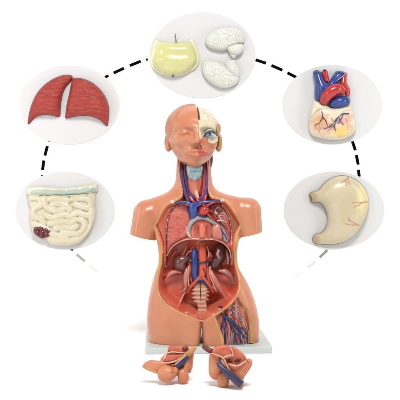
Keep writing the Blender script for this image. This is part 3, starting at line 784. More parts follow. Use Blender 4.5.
tube('neck_muscle', [(179.6, 166, -4), (180, 176, -7), (182, 186, -9), (183.4, 194, -11)], [1.3, 1.4, 1.3, .9], M['maroon'], torso)
tube('neck_muscle', [(208.8, 170, -4), (208.4, 177, -7), (207.6, 186, -9), (207.4, 194, -11)], [1.2, 1.3, 1.2, .9], M['maroon'], torso)
tube('neck_muscle', [(186.8, 168, -6), (187.2, 177, -8.6), (188.2, 186, -10), (190.4, 195, -11.4)], [1.0, 1.3, 1.3, 1.0], M['violet'], torso)
tube('neck_muscle', [(202.6, 172, -6), (202.2, 179, -8.6), (201.4, 187, -10.4), (200.2, 195, -11.8)], [1.0, 1.3, 1.3, 1.0], M['maroon'], torso)
tube('neck_muscle', [(210, 152, 0), (210.4, 160, -1), (209.6, 168, -3)], [2.2, 2.6, 1.6], M['violet'], torso)

# ================================================================ HEAD
yaw = -.11; hcx = -6.3
hH = .5
loH, hiH = (-41., -52., -6.), (31., 44., 68.)
X, Y, Z = axes(loH, hiH, hH)
cyw, syw = math.cos(yaw), math.sin(yaw)
xr = (X-hcx)*cyw-Y*syw; yr = (X-hcx)*syw+Y*cyw
Zr = Z
def ell(c, r):
    q = np.sqrt(((xr-c[0])/r[0])**2+((yr-c[1])/r[1])**2+((Zr-c[2])/r[2])**2)
    return (q-1)*min(r)
def cap(a, b, ra, rb):
    a = np.array(a, float); e = np.array(b, float)-a
    t = np.clip(((xr-a[0])*e[0]+(yr-a[1])*e[1]+(Zr-a[2])*e[2])/np.dot(e, e), 0, 1)
    return np.sqrt((xr-a[0]-t*e[0])**2+(yr-a[1]-t*e[1])**2+(Zr-a[2]-t*e[2])**2)-(ra+(rb-ra)*t)
HD = ell((0, 2, 36.2), (27.6, 35, 24.6))
HD = smin(HD, ell((0, -8, 25.5), (21.4, 25.5, 24.2)), 6)
HD = smin(HD, ell((0, -7, 11), (16.4, 19.5, 11.5)), 6)       # jaw
for s in (-1, 1):
    HD = smin(HD, ell((17.0*s if s < 0 else 15.4, -1, 23.5), (6.3, 12, 10)), 6)     # side of the jaw
    HD = smin(HD, ell((s*14, -22, 22.5), (7.5, 8, 6)), 5)   # cheek
    HD = smin(HD, cap((s*4, -32.2, 37.0), (s*18.5, -23.5, 36.4), 2.2, 1.0), 5)  # brow
    HD = smax(HD, -ell((s*12.0, -35.6, 31.6), (6.8, 6.4, 4.2)), 4.5)             # socket
    HD = smin(HD, ell((s*12.4, -25.6, 31.0), (5.6, 5.4, 3.8)), 1.8)            # closed lid
    HD = smax(HD, -np.minimum(cap((s*7.4, -29.8, 29.8), (s*12.2, -31.5, 28.9), .55, .75), cap((s*12.2, -31.5, 28.9), (s*17.0, -29.0, 29.4), .75, .5)), .5)
HD = smin(HD, cap((0, -32.6, 35.5), (0, -39.2, 23.8), 2.2, 3.1), 3.4)
for s in (-1, 1):
    if s < 0: HD = smin(HD, ell((s*3.9, -34.2, 21.8), (2.7, 3.8, 2.6)), 3.0)
    HD = smax(HD, -ell((s*2.7, -38.0, 18.9), (1.5, 1.6, 1.2)), .9)
HD = smin(HD, ell((0, -22.6, 4.6), (8.5, 8, 6)), 5)          # chin
HD = smin(HD, ell((0, -25, 13.0), (11, 8, 6.5)), 4)           # muzzle
for s in (-1, 1):
    HD = smin(HD, cap((s*8.8, -28.8, 12.6), (s*1.4, -33.8, 14.2), 1.2, 2.0), 1.6)
    HD = smin(HD, cap((s*8.2, -28.8, 10.8), (0, -33.6, 9.4), 1.2, 2.4), 1.6)
    HD = smax(HD, -cap((s*10.6, -30.2, 12.0), (0, -36.0, 11.8), .35, .6), .9)
HD = smax(HD, -ell((0, -34.6, 17.2), (1.2, 1.4, 2.2)), .8)
HN = HD                                                     # without ears
def ear(s):
    e = ell((s*26.4, 2, 22.6), (2.8, 6.5, 8.4))
    e = smax(e, -ell((s*28.6, -2.5, 23.6), (2.4, 4.0, 5.2)), 1)
    return smin(e, ell((s*24.6, .6, 16.6), (2.2, 3.2, 3.0)), 2)
split = xr-1.2
HL = np.maximum(smin(HN, ear(-1), .5), split)
# front view coordinates of every voxel, for cutting outlines
def fpoly(pts, Yd):
    return np.array([[L(a, b, Yd)[0], L(a, b, Yd)[2]] for a, b in pts])
def region(pts, Yd=-24, curve=True):
    P = fpoly(pts, Yd)
    if curve: P = catmull(P, 6)
    return poly_sdf(P, X[:, 0, :], Z[:, 0, :]).astype(np.float32)[:, None, :]
def field_obj(name, Fd, m, label=None):
    V, Q = surface_nets(Fd, loH, hH)
    V = relax(V, Q, 1)
    return obj(name, Wd(V), Q, m, torso, label=label)
face = field_obj('skin_face', HL, M['skin'])
lipr = region([(184.4, 153.4), (188.6, 151.9), (193.6, 150.6), (199.4, 151), (199.4, 156.4), (193.6, 156.8), (188, 155.6)], -32)
field_obj('lips', np.maximum(np.maximum(HN-.22, split-.1), smax(lipr, Z*0-50, .1)), M['lipskin'])
# hair cap of the skinned half: everything above and behind the hairline
hl = region([(196.5, 104), (187.5, 106.5), (180.6, 112), (177.6, 120), (174, 127), (171, 133), (169.6, 138), (160, 140), (150, 120), (160, 96), (196, 92)], -14, True)
side = np.maximum(hl, -1e9)
hr = np.minimum(side, np.maximum(-(yr-2), (22-Zr)))
hairn = .12*np.sin(xr*1.1+2*np.sin(Zr*.22))*np.sin(Zr*.33+yr*.18)
field_obj('hair', np.maximum(np.maximum(HN-(.12+(.75-hairn)*sstep(-hr/4.5)), split+.25), np.maximum(hr, 24-Zr)), M['hair'])
# opened half
right = .9-xr+0
right2 = 2.4-xr
skull = np.maximum(HN+1.5, right)
orbit = ell((12.8, -33, 31), (6.4, 9, 4.6))
slit = np.maximum(np.maximum(-(xr-.6), xr-3.2), 43.5-Zr)
skull = smax(skull, -orbit, 1)
gyri = .8*np.exp(-(np.sin(xr*.62+1.6*np.sin(Zr*.42+.4)+.9*np.sin(yr*.5))/.34)**2)
brain_cut = 43.2-Zr
skull_low = smax(np.maximum(skull, -slit), Zr-44.6, .8)
field_obj('skull', skull_low, M['cream'])
field_obj('brain', np.maximum(np.maximum(np.maximum(HN+2.2+gyri*1.1, 3.0-xr), brain_cut), -slit), M['brainin'])
field_obj('skull', smax(smax(np.maximum(HN+.9, right), region([(194, 121.5), (206, 120.6), (212, 122.4), (216.4, 126.4), (217, 131), (213.4, 130), (209.6, 128.8), (205.4, 130.2), (202.6, 133), (200.4, 138), (194, 139)]), 1.2), -orbit, .8), M['cream'], 'cream brow bone over the open eye')
field_obj('cheekbone', smax(np.maximum(HN+.4, right2), region([(207, 140.4), (211, 139.6), (215, 137.6), (218.6, 137), (218.4, 141), (214.6, 144), (209.4, 143.6)]), 1.4), M['cream'])
field_obj('face_muscle', np.maximum(np.maximum(HN+.7, right), region([(198.4, 138.6), (202, 137), (206.6, 138.6), (210, 141), (215, 143), (224, 143), (224, 158), (212.4, 157.4), (206, 158.6), (199, 159), (196.6, 150)])), M['facemuscle'])
field_obj('face_muscle', np.maximum(np.maximum(HN+.55, right), region([(197, 156), (207, 156), (212.6, 153), (212, 160), (206, 166.5), (198, 168.5), (194, 166)])), M['chin'], 'pale pink chin muscle')
tm = field_obj('temple_muscle', smax(np.maximum(HN+.3, right), region([(215.4, 127), (218, 124), (226, 124), (226, 151), (219, 152), (212, 150), (212.4, 146), (216.4, 143.4), (219, 139), (217.4, 135)], -10), 1.6), M['tan'])
ee = ear(1)
field_obj('ear', np.maximum(ee, -(HN+2.0)), M['tan'])
field_obj('lips', np.maximum(np.maximum(HN-.3, right), region([(194, 151.2), (199.4, 151), (204.4, 152), (209, 153.6), (205, 155.8), (199.6, 156.8), (194, 156.6)], -32)), M['lip'])
tube('nostril', [(200.6, 146, -34.6), (202, 148.4, -33)], [.8, .5], M['maroon'], torso)
tube('nasal_bone', [(198.6, 130.6, -34.6), (199.6, 135, -36.6), (200, 139.4, -37.6)], [1.3, 1.6, 1.2], M['cream'], torso)
# eye
def hl2w(p):
    x, y, z = p
    return (hcx+x*cyw+y*syw, -x*syw+y*cyw, z)
ec = np.array(hl2w((12.9, -27.0, 30.6)))
V, F = ellipsoid(ec, (4.9, 4.9, 4.4), 28, 18)
eye = obj('eyeball', Wd(V), F, M['eye'], torso)
gaze = np.array([-.02, -.99, -.08]); gaze /= np.linalg.norm(gaze)
def disc_on(c, r, ang, lift):
    up = np.array([0, 0, 1.]); a = np.cross(gaze, up); a /= np.linalg.norm(a); b = np.cross(a, gaze)
    V = [c+gaze*(r+lift)]; F = []; rings = 4; n = 24
    for j in range(1, rings+1):
        th = ang*j/rings
        for i in range(n):
            ph = 2*math.pi*i/n
            V.append(c+(r+lift)*(gaze*math.cos(th)+(a*math.cos(ph)+b*math.sin(ph))*math.sin(th)))
    for i in range(n): F.append((0, 1+i, 1+(i+1) % n))
    for j in range(rings-1):
        for i in range(n):
            F.append((1+j*n+i, 1+(j+1)*n+i, 1+(j+1)*n+(i+1) % n, 1+j*n+(i+1) % n))
    return np.array(V), F
V, F = disc_on(ec, 4.72, .52, .12); obj('iris', Wd(V), F, M['iris'], eye)
V, F = disc_on(ec, 4.72, .24, .2); obj('pupil', Wd(V), F, M['pupil'], eye)
ey = ec[1]
tube('eyelid', [(203.4, 137.4, ey-3.6), (206, 133.4, ey-4.8), (210.4, 131.2, ey-5.2), (214.6, 132.4, ey-3.8), (217, 135.6, ey-1)], [.6, 1.0, 1.1, 1.0, .5], M['lash'], torso)
tube('eyelid', [(203.4, 137.6, ey-3.6), (207, 138.4, ey-4.6), (211.4, 138, ey-4.8), (215, 136.8, ey-3)], [.4, .5, .5, .4], M['grey'], torso)

# ================================================================ WALL PANELS
FY = YB-.9                 # front face of a panel
def panel(cx_, cy_, rx, ry, label):
    k = 1+YB/D
    c = np.array(L(cx_, cy_, YB)); n = 96
    V = []; F = []
    prof = [(1.0, 0.), (1.0, -.65), (.995, -.9), (0, -.9)]
    for q, y in prof[:3]:
        for i in range(n):
            a = 2*math.pi*i/n
            V.append((c[0]+rx*k*q*math.cos(a), YB+y, c[2]+ry*k*q*math.sin(a)))
    for j in range(2):
        for i in range(n):
            i2 = (i+1) % n
            F.append((j*n+i, j*n+i2, (j+1)*n+i2, (j+1)*n+i))
    F.append(tuple(2*n+i for i in range(n)))
    o = obj('round_panel', Wd(V), F, M['disc'], None, smooth=False, loc=Wd(c)[0])
    tag(o, label, 'panel', 'round grey panels on the white wall')
panel(69.2, 105, 50.3, 39.6, 'pale grey round panel behind the two red lungs')
panel(65, 210.5, 49.6, 39, 'pale grey round panel behind the cream intestines')
panel(202.6, 55.2, 53, 43, 'pale grey round panel behind the skullcap and brain halves')
panel(332.2, 104.5, 50, 39.8, 'pale grey round panel behind the blue and red heart')
panel(334, 210, 50.4, 38.6, 'pale grey round panel behind the cream stomach')

def dash(x0, y0, x1, y1, w, m, label):
    a = np.array(L(x0, y0, YB)); b = np.array(L(x1, y1, YB)); t = b-a; t /= np.linalg.norm(t)
    nrm = np.array([-t[2], 0, t[0]])*w*.5*(1+YB/D)
    V = []; F = []
    for y, q in ((-.05, 1.), (-.45, 1.), (-.6, .92)):
        for p, s in ((a, 1), (b, 1), (b, -1), (a, -1)):
            v = p+nrm*s*q; V.append((v[0], YB+y, v[2]))
    for j in range(2):
        for i in range(4): F.append((j*4+i, j*4+(i+1) % 4, (j+1)*4+(i+1) % 4, (j+1)*4+i))
    F.append((8, 9, 10, 11))
    c = Wd((a+b)/2)[0]
    o = obj('dash_mark', Wd(V), F, m, None, smooth=False, loc=c)
    tag(o, label, 'dash', 'dashes linking the round panels')
K = M['ink']
dash(105, 77.2, 108.6, 75.6, 2.6, K, 'short black dash touching the lung panel on its upper edge')
dash(113.6, 73, 124, 68.2, 2.9, K, 'long black dash nearer the lung panel, between lungs and skullcap')
dash(129.8, 65.6, 140.8, 61.2, 2.9, K, 'long black dash nearer the skullcap, between lungs and skullcap')
dash(146, 59.9, 147.8, 59.2, 2.2, K, 'tiny black dash tip touching the skullcap panel')
dash(255.6, 59.8, 266, 63.2, 2.9, K, 'black dash touching the panel of the brain halves')
dash(271.4, 65.4, 282.4, 70.2, 2.9, K, 'middle of three black dashes between brain and heart panels')
dash(287.4, 72.8, 296.4, 77.4, 2.9, K, 'black dash touching the heart panel on its upper edge')
dash(48.6, 141.6, 50.6, 141.2, 1.0, K, 'thin black sliver of dash under the lung panel')
dash(47.4, 146, 44.9, 155.6, 3.0, K, 'black dash below the lungs, upper of the two long ones')
dash(43.8, 160.4, 42.6, 170, 3.0, K, 'black dash above the intestines, lower of the two long ones')
dash(41, 175.5, 42.8, 175.3, 1.0, K, 'thin black sliver of dash above the intestine panel')
dash(352.4, 141.4, 355.3, 150.2, 3.0, K, 'black dash touching the bottom of the heart panel')
dash(356.3, 155, 358.2, 164.6, 3.0, K, 'middle of three black dashes between heart and stomach panels')
dash(358.4, 169.8, 359.2, 176.6, 3.0, K, 'black dash touching the top of the stomach panel')
dash(70.8, 249, 73, 250.2, 2.2, M['ink_dark'], 'dark grey dash tip touching the intestine panel from below')
dash(76.6, 254.2, 84.6, 261.2, 2.4, M['ink_grey'], 'grey dash below the intestine panel, darkest long one there')
dash(89.2, 265.2, 97.4, 271.4, 2.2, M['ink_light'], 'light grey dash below the intestine panel, fading towards the torso')
dash(103.6, 275.6, 107.4, 277.6, 2.2, M['ink_faint'], 'faint near white short dash left of the torso hip')
dash(327.2, 250.2, 319.8, 257.2, 2.4, M['ink_mid'], 'grey dash touching the bottom of the stomach panel')
dash(315.4, 261.6, 307.4, 267.6, 2.2, M['ink_light'], 'light grey dash below the stomach panel, second one down')
dash(300.4, 272.2, 295, 276.4, 2.0, M['ink_faint'], 'faint near white dash right of the torso hip')

# ================================================================ LUNGS
def at_panel(name, label, cat, px, py, group=None):
    return thing(name, label, cat, tuple(Wd(L(px, py, FY))[0]), group)
def lung_extra(X, Z, hh, d):
    rip = .30*np.sin(Z*1.25+1.3*np.sin(X*.21)+.8*np.sin(X*.5+Z*.3))+.22*np.sin(Z*2.3+X*.35)
    return hh+np.where(hh > 0, rip*sstep(hh/5), 0)
LL = [(72, 76.4), (66.4, 75.2), (58.6, 76.8), (50.6, 80.8), (43.4, 86.2), (37.4, 93.2), (33, 101.4), (30.2, 110), (28.6, 118), (28.2, 123.6), (30, 122.6), (33.6, 118.4), (38.4, 115.6), (45, 114.6), (52, 115.2), (57.4, 116.6), (59.8, 115.6), (60.2, 109.6), (61.2, 100.4), (63.2, 92), (66.4, 86), (70.8, 81)]
RLg = [(72.6, 79.6), (75.4, 78.2), (82, 78.8), (90, 81.8), (97, 86.8), (103, 93.6), (107, 101.6), (108.9, 110), (108.4, 118), (107.3, 125.4), (105, 124.2), (100.4, 120), (93.4, 116.8), (86, 115.4), (78, 115.8), (70.6, 117.2), (66, 118), (65.8, 114), (67.2, 104), (69.2, 95), (71, 86)]
for outl, lab, c in ((LL, 'red lung model with its pointed top leaning right, left of the pair', (45, 100)), (RLg, 'red lung model with broad curved outer edge, right of the pair', (88, 100))):
    t = at_panel('lung', lab, 'lung', *c, group='lungs on the round panel')
    o = inflate('lobe', outl, FY-1.5, M['lung'], t, k=.8, hmax=15, back=.12, h=.5, extra=lung_extra)
    P = [(a, b, FY-.9) for a, b in outl]
    V, F = sweep([L(*p) for p in P], .5, nseg=8, closed=True, sub=5)
    obj('edge', Wd(V), F, M['lungedge'], t)  # darker thin tube along the lung outline

# ================================================================ INTESTINES
gut = at_panel('intestine_block', 'cream coiled intestines with teal topped band and dark red cluster', 'intestines', 62, 215)
GUT = [(27.8, 196), (29, 193.4), (45, 194), (62, 193.6), (80, 193), (94.6, 191.6), (95.6, 196), (95, 206), (96.2, 214), (94.4, 222), (91, 230), (85, 238), (78, 243.4), (68, 245.8), (56, 245.2), (48.6, 242.6), (45.4, 238), (37, 236.6), (31.6, 229), (30, 218), (30.6, 208), (28.6, 202)]
COILS = [
 [(31, 198), (36, 197.6), (40.6, 200), (41, 205), (36, 207.6), (32.6, 211.6), (34.6, 217), (40.6, 218.6), (44, 222.6)],
 [(34, 224), (38.4, 225.6), (45, 228.4), (50, 232)],
 [(44.6, 198), (45.4, 204.6), (49.6, 209.4), (56, 210.6), (62.6, 209.8)],
 [(50, 199), (54.6, 197.6), (61.6, 198.6), (68, 200.6)],
 [(52.6, 204.4), (59, 203.6), (65.6, 205.6), (70, 209.6)],
 [(73, 199), (80, 198), (87, 199), (91.6, 203), (88.6, 207.6), (81.6, 206.4), (75.6, 204.4)],
 [(92, 210), (90.6, 215), (84.6, 215), (78, 212.6), (73.6, 214.6)],
 [(46, 215), (52, 217.6), (59, 216), (65.6, 214.6), (71, 218.6)],
 [(50, 223.6), (56.6, 222.6), (63, 221.4), (69.6, 223), (75.6, 220)],
 [(80, 219.6), (84.6, 222.6), (84, 229), (78.6, 233.4), (71, 234), (63, 232.6)],
 [(56, 228.6), (63, 227.4), (70.6, 228.6), (76.4, 226.4)],
 [(91.6, 218), (92, 224), (89.6, 231), (84.6, 237), (77, 240.6)],
 [(50, 239.4), (56, 240.4), (64, 240.6), (71.6, 241), (77, 240)],
 [(52.6, 234), (58.6, 236), (66, 237.4)],
]
def gut_extra(X, Z, hh, d):
    tot = np.zeros(np.broadcast(X, Z).shape)
    for c in COILS:
        P = catmull(np.array([[L(a, b, FY-8)[0], L(a, b, FY-8)[2]] for a, b in c]), 5, closed=False)
        dd = seg_dist(P, X, Z)
        tot = np.maximum(tot, np.sqrt(np.maximum(4.1**2-dd**2, 0))*.85)
    return np.where(hh > 0, hh+tot*sstep(hh/3.5), hh)
inflate('small_intestine', GUT, FY-1, M['gut'], gut, k=.6, hmax=7, back=.15, h=.45, extra=gut_extra, relaxn=2)
inflate('colon', [(27.2, 191), (29.6, 187.6), (40, 186.4), (52, 187), (62, 188), (72, 187.2), (84, 185.8), (95.6, 184.2), (97, 187), (96, 192), (80, 195), (62, 196), (44, 196.2), (29, 195.6)], FY-2, M['colon'], gut, k=1.3, hmax=9, back=.2, h=.45,
        extra=lambda X, Z, hh, d: hh+np.where(hh > 0, .5*np.sin(X*.42)*sstep(hh/5), 0))
tube('colon_band', [(28, 193, FY-6), (36, 192, FY-9.4), (50, 192, FY-10.4), (64, 192.4, FY-10.4), (80, 191.2, FY-10.4), (92, 189.6, FY-8.6), (96.4, 189, FY-5)], [1.0, 1.9, 2.0, 1.9, 2.0, 1.9, 1.0], M['teal'], gut, flat=(1.2, .6))
tube('colon_fold', [(29, 196.6, FY-6), (44, 196.4, FY-8), (62, 196.2, FY-8.4), (80, 195, FY-8), (95, 193, FY-5)], [.6, .9, .9, .9, .6], M['colon'], gut)
def berry_extra(X, Z, hh, d):
    t = np.zeros(np.broadcast(X, Z).shape)
    for a, b, rr in ((36.4, 229.4, 2.9), (41.2, 228.4, 2.8), (46, 230.4, 2.8), (49.6, 231.4, 2.0), (37.6, 233, 2.8), (42.2, 232.8, 2.8), (46.6, 234.4, 2.5), (41.6, 236.4, 2.4), (34.6, 231.6, 1.8)):
        p = L(a, b, FY-9)
        t = np.maximum(t, np.sqrt(np.maximum(rr**2*1.5-(X-p[0])**2-(Z-p[2])**2, 0)))
    return np.where(hh > 0, hh*.5+t*.8*sstep(hh/1.5), hh)
inflate('caecum_cluster', [(33.4, 230), (35.6, 227), (40, 226), (45, 227.4), (49.6, 229), (51.6, 231.6), (49.6, 234), (47, 236.8), (42.4, 238.6), (38.6, 237), (35, 234.6)], FY-8.6, M['berry'], gut, k=.8, hmax=3, back=.3, h=.33, extra=berry_extra)

# ================================================================ SKULLCAP
cal = at_panel('skullcap', 'translucent yellow skullcap bowl with a metal pin at top and bottom', 'skull cap', 174, 58)
CALHALO = [(155.6, 39.6), (158, 40.4), (166, 42.2), (175.6, 42.6), (185, 42), (190, 39.6), (192.4, 39.4), (195.4, 46), (198.4, 54), (199, 61), (196.2, 68), (189, 72.6), (181, 75.6), (172.4, 76.4), (163, 74.8), (155, 70.6), (150.6, 64.6), (150.2, 58), (152.4, 49.6), (153.6, 43)]
inflate('rim', CALHALO, FY-1, M['calrim'], cal, k=.5, hmax=3, back=.3, h=.45)  # pale plate showing past the bowl, its glow halo built as shape and colour
CAL = [(158.4, 41.6), (166, 42.6), (175.6, 43), (185, 42.4), (190.4, 41), (193.6, 46.6), (196.6, 54), (197.2, 60.6), (194, 66.6), (188, 71.2), (181, 74.4), (172.4, 75.4), (163.6, 73.4), (157, 69.4), (153, 63.6), (153, 57), (155.4, 49)]
inflate('bowl', CAL, FY-2, M['calvaria'], cal, k=.95, hmax=17, back=.1, h=.5,
        extra=lambda X, Z, hh, d: hh+np.where(hh > 0, (.5*np.sin(Z*.42+.5+.25*np.sin(X*.2)))*sstep(hh/9), 0))
tube('pin', [(175, 33.4, FY-4), (175.8, 38, FY-4), (176.2, 42.6, FY-5)], [.45, .5, .6], M['metal'], cal, nseg=8)
tube('pin', [(172.2, 77.4, FY-4), (173.4, 75.4, FY-5), (174.4, 74, FY-5)], [.7, 1.1, .8], M['metal'], cal, nseg=8)

# ================================================================ BRAIN HALVES
def gyri_extra(ax, az, f=.95, amp=1.0, mask=None):
    def e(X, Z, hh, d):
        u = X*f+1.5*np.sin(Z*f*.62+ax)+.8*np.sin(X*.33*f+Z*.81*f)
        v = Z*f*1.1+1.4*np.sin(X*f*.58+az)+.7*np.sin(Z*.37*f-X*.75*f)
        gr = np.maximum(np.exp(-(np.sin(u)/.30)**2)*sstep(.5+.9*np.sin(v*.5)), np.exp(-(np.sin(v)/.30)**2)*sstep(.5-.9*np.sin(v*.5)))
        mm = 1 if mask is None else mask(X, Z)
        return hh+np.where(hh > 0, -amp*gr*mm*sstep(hh/4), 0)
    return e
bh = at_panel('brain_half', 'white brain half with brain stem pointing down, upper of the two', 'brain half', 225, 41, group='brain halves')
inflate('cerebrum', [(205.4, 43), (206, 38), (210, 33.2), (217, 29.2), (226, 27.4), (235, 28.2), (241.6, 32), (244.4, 38), (243.4, 42.6), (237, 45), (230, 47.4), (227, 50), (221.6, 51), (214.6, 49.8), (208.8, 47.6)], FY-2, M['brain'], bh, k=.85, hmax=13, back=.15, h=.33, extra=gyri_extra(.3, 1.1))
inflate('cerebellum', [(227.6, 47.6), (232, 44.8), (238, 43.8), (242.8, 44.6), (243.4, 49), (240.6, 53.6), (236, 55.4), (231, 53.8), (228, 50.6)], FY-5, M['brain'], bh, k=1.0, back=.3, h=.33,
        extra=lambda X, Z, hh, d: hh+np.where(hh > 0, .22*np.sin(Z*3.6+X*.3)*sstep(hh/3), 0))
inflate('brain_stem', [(229.6, 51), (234, 51), (238.6, 52.6), (236.4, 56.4), (234, 59.2), (232, 57.4), (230, 54.4)], FY-3, M['brain'], bh, k=1.0, back=.3, h=.3)
bh = at_panel('brain_half', 'white brain half lying on its top, stem pointing up, lower of the two', 'brain half', 220, 74, group='brain halves')
inflate('cerebrum', [(201.8, 68), (202.4, 62.6), (206.4, 60.4), (213, 60.6), (220, 62.8), (226, 66), (232, 70), (238, 74), (239.2, 78.6), (237, 83), (231, 87), (222, 88), (213, 84.4), (206, 78.6), (202.8, 73)], FY-2, M['brain'], bh, k=.85, hmax=13, back=.15, h=.33, extra=gyri_extra(1.7, .2))
inflate('cerebellum', [(226, 65.6), (228.6, 62.4), (233.4, 61.8), (237.6, 65.6), (239.6, 71), (238.6, 76.6), (233, 75.6), (228, 71.6)], FY-6, M['brain'], bh, k=1.0, back=.3, h=.33,
        extra=lambda X, Z, hh, d: hh+np.where(hh > 0, .2*np.sin(Z*2.6+X*.8)*sstep(hh/3), 0))
inflate('brain_stem', [(225.4, 63.4), (228, 60.8), (232.6, 60), (236, 60.6), (235, 64.6), (230, 67), (226.4, 67)], FY-5, M['brain'], bh, k=1.0, back=.3, h=.3)

# ================================================================ HEART
ht = at_panel('heart', 'cream heart model topped by shiny blue and red vessels', 'heart', 332, 106)
HB = [(315.4, 98.6), (318.4, 99.6), (322, 103), (327, 105.4), (331, 107.8), (337, 107.4), (343, 105), (347, 102.4), (350.6, 105), (353, 113), (355, 122), (354.8, 130), (351, 135.6), (343, 139.2), (331, 140), (319, 138.2), (311, 134.4), (308.2, 127), (308.8, 116), (311.6, 106)]
inflate('ventricles', HB, FY-2, M['heart'], ht, k=.85, hmax=15, back=.12, h=.5,
        extra=lambda X, Z, hh, d: hh+np.where(hh > 0, (.35*np.sin(X*.55+Z*.3)+.3*np.sin(Z*.62-X*.2))*sstep(hh/6), 0))
HF = FY-2
blobs(M['heart'], ht, [(319.6, 122, HF-10, 9, 11, 10, (.72, .40, .26)), (345, 119, HF-10, 9, 7, -20, (.74, .45, .36)), (318, 121, HF-10, 4.5, 6, 20, (.70, .46, .22)),
    (340, 131, HF-10, 10, 6, -10, (.80, .58, .18)), (331, 127, HF-10, 5, 4, 30, (.72, .38, .26)), (350, 128, HF-10, 4, 5, 0, (.78, .50, .34)), (336, 121, HF-10, 3, 5, 40, (.62, .52, .58)), (325, 133, HF-10, 6, 3.5, 0, (.76, .52, .36))])
inflate('wall_fold', [(313, 106.6), (316.6, 101.6), (321, 104.6), (327.6, 108), (336, 109.6), (345, 107.4), (349, 107), (350, 110), (343, 112), (335, 114), (328, 112), (321, 109.6), (315.6, 113), (311.6, 116.6), (311.4, 112)], HF-9, M['heart'], ht, k=.8, back=.3, h=.4)
cor = [([(321.6, 111.6), (322.6, 117), (319.6, 122), (314.6, 125.4)], 'maroon'), ([(322.6, 117), (326, 121), (327.4, 125.6)], 'maroon'), ([(319.6, 122), (320.4, 127), (318.6, 131)], 'heartpink'),
       ([(349, 113.6), (343.6, 113.4), (338.6, 116.6), (334, 122)], 'darkblue'), ([(340, 115.6), (337.6, 120), (333, 125.6), (327.6, 131)], 'nerve'), ([(338.6, 116.6), (341, 121.6), (343.6, 124.6)], 'red'),
       ([(336.6, 120), (334.4, 126), (335.6, 130.6)], 'darkblue'), ([(333, 124), (328, 127.4), (323.6, 128.4)], 'violet'), ([(343.6, 113.4), (341.6, 118), (338, 123.6)], 'blue'), ([(346, 118), (348.6, 123), (347.6, 128)], 'heartyellow'),
       ([(331.6, 118), (333.4, 121.6), (332.6, 125)], 'fat')]
def heart_front(px, py):
    # depth of the painted heart surface, from its outline's swelling
    return _hs(px, py)
def make_hs():
    P = catmull(np.array([[L(a, b, FY-2)[0], L(a, b, FY-2)[2]] for a, b in HB]), 8)
    h = .6; lo2, hi2 = P.min(0)-2, P.max(0)+2
    Xg = np.arange(lo2[0], hi2[0], h)[:, None]; Zg = np.arange(lo2[1], hi2[1], h)[None, :]
    u, d2 = dome(P, Xg, Zg, h)
    hh = 15*np.tanh(.85*np.sqrt(np.maximum(u, 0))/15)
    def f(px, py):
        p = L(px, py, FY-12)
        i = int(np.clip((p[0]-lo2[0])/h, 0, hh.shape[0]-1)); k = int(np.clip((p[2]-lo2[1])/h, 0, hh.shape[1]-1))
        return FY-2-hh[i, k]
    return f
_hs = make_hs()
for pts, mm in cor:
    tube('coronary_vessel', [(a, b, min(heart_front(a, b), HF-12)-1.0) for a, b in pts], [.55, .5, .45, .35][:len(pts)], M[mm], ht, nseg=8)
inflate('blue_vessel', [(312.8, 71.6), (316.6, 70.8), (320.6, 71.4), (322.6, 77), (325, 82.4), (328, 82.6), (332, 76.6), (335.6, 71.4), (340, 70.8), (344.4, 72.6), (341.4, 79), (336, 85.4), (330, 91), (325.6, 96), (324, 101), (316, 101), (314.4, 94), (314.6, 84), (313.6, 77)], FY-6, M['blue'], ht, k=1.05, back=.4, h=.4, sub=6)
tube('red_vessel', [(324.6, 71.4, FY-7), (325.2, 76, FY-7), (326.6, 81, FY-6)], [3.7, 3.9, 3.4], M['heartred'], ht, nseg=16)
tube('red_vessel', [(345.4, 73.4, FY-7), (343.6, 78.6, FY-8), (343.6, 84, FY-9), (347, 90, FY-9), (347.6, 95, FY-8)], [2.6, 3.4, 4.0, 3.6, 3.0], M['heartred'], ht, nseg=16)
tube('aorta', [(323.6, 103, FY-10), (325.6, 97.4, FY-13), (330.6, 92, FY-15), (337.6, 89, FY-15), (343, 91.4, FY-12)], [4.6, 6.6, 7.2, 6.6, 5.0], M['heartred'], ht, nseg=20)
inflate('blue_vessel', [(329.6, 105), (331, 99.6), (336, 96.4), (343, 95.4), (348.6, 97.6), (350, 102.6), (347.4, 106), (340, 107.6), (333.6, 108)], FY-8, M['blue'], ht, k=1.1, back=.3, h=.4)
for c, rr in (((316.6, 71), 2.7), ((324.5, 70.2), 2.6)):
    V, F = ellipsoid(L(c[0], c[1]-.2, FY-7), (rr, rr, .6), 16, 8); obj('vessel_opening', Wd(V), F, M['maroon'], ht)
tube('vessel_seam', [(347, 72.6, FY-10), (342.6, 76.4, FY-12.4), (337, 80.6, FY-13.4)], [.5, .6, .4], M['nerve'], ht, nseg=8)

# ================================================================ STOMACH
st = at_panel('stomach', 'smooth cream curved stomach with short pink vessel lines', 'stomach', 340, 210)
STO = [(310, 193.4), (318, 190.4), (323.4, 184.4), (331, 178.6), (341, 175.8), (352, 178), (361, 184.4), (366.8, 194), (368.4, 205), (366, 215.4), (361, 226), (354, 235), (345, 241), (335, 243.8), (324, 244.2), (315, 243), (312.8, 239), (315, 235), (321, 233), (325.6, 228), (327.4, 220), (326, 211), (322, 204.4), (317.6, 201.8), (313, 202.4), (310.4, 199)]
inflate('stomach_body', STO, FY-2, M['stomach'], st, k=.85, hmax=22, back=.15, h=.5)
blobs(M['stomach'], st, [(362, 196, FY-8, 8, 22, 8, (.74, .63, .33)), (331, 222, FY-8, 8, 26, 0, (.66, .57, .41)), (312, 197, FY-6, 5, 6, 0, (.44, .36, .20)), (315, 240, FY-6, 6, 5, 0, (.46, .37, .22))])
V, F = sweep([L(a, b, FY-1.2) for a, b in STO], .6, nseg=8, closed=True, sub=6); obj('edge', Wd(V), F, M['stomachedge'], st)  # dark olive line following the outline
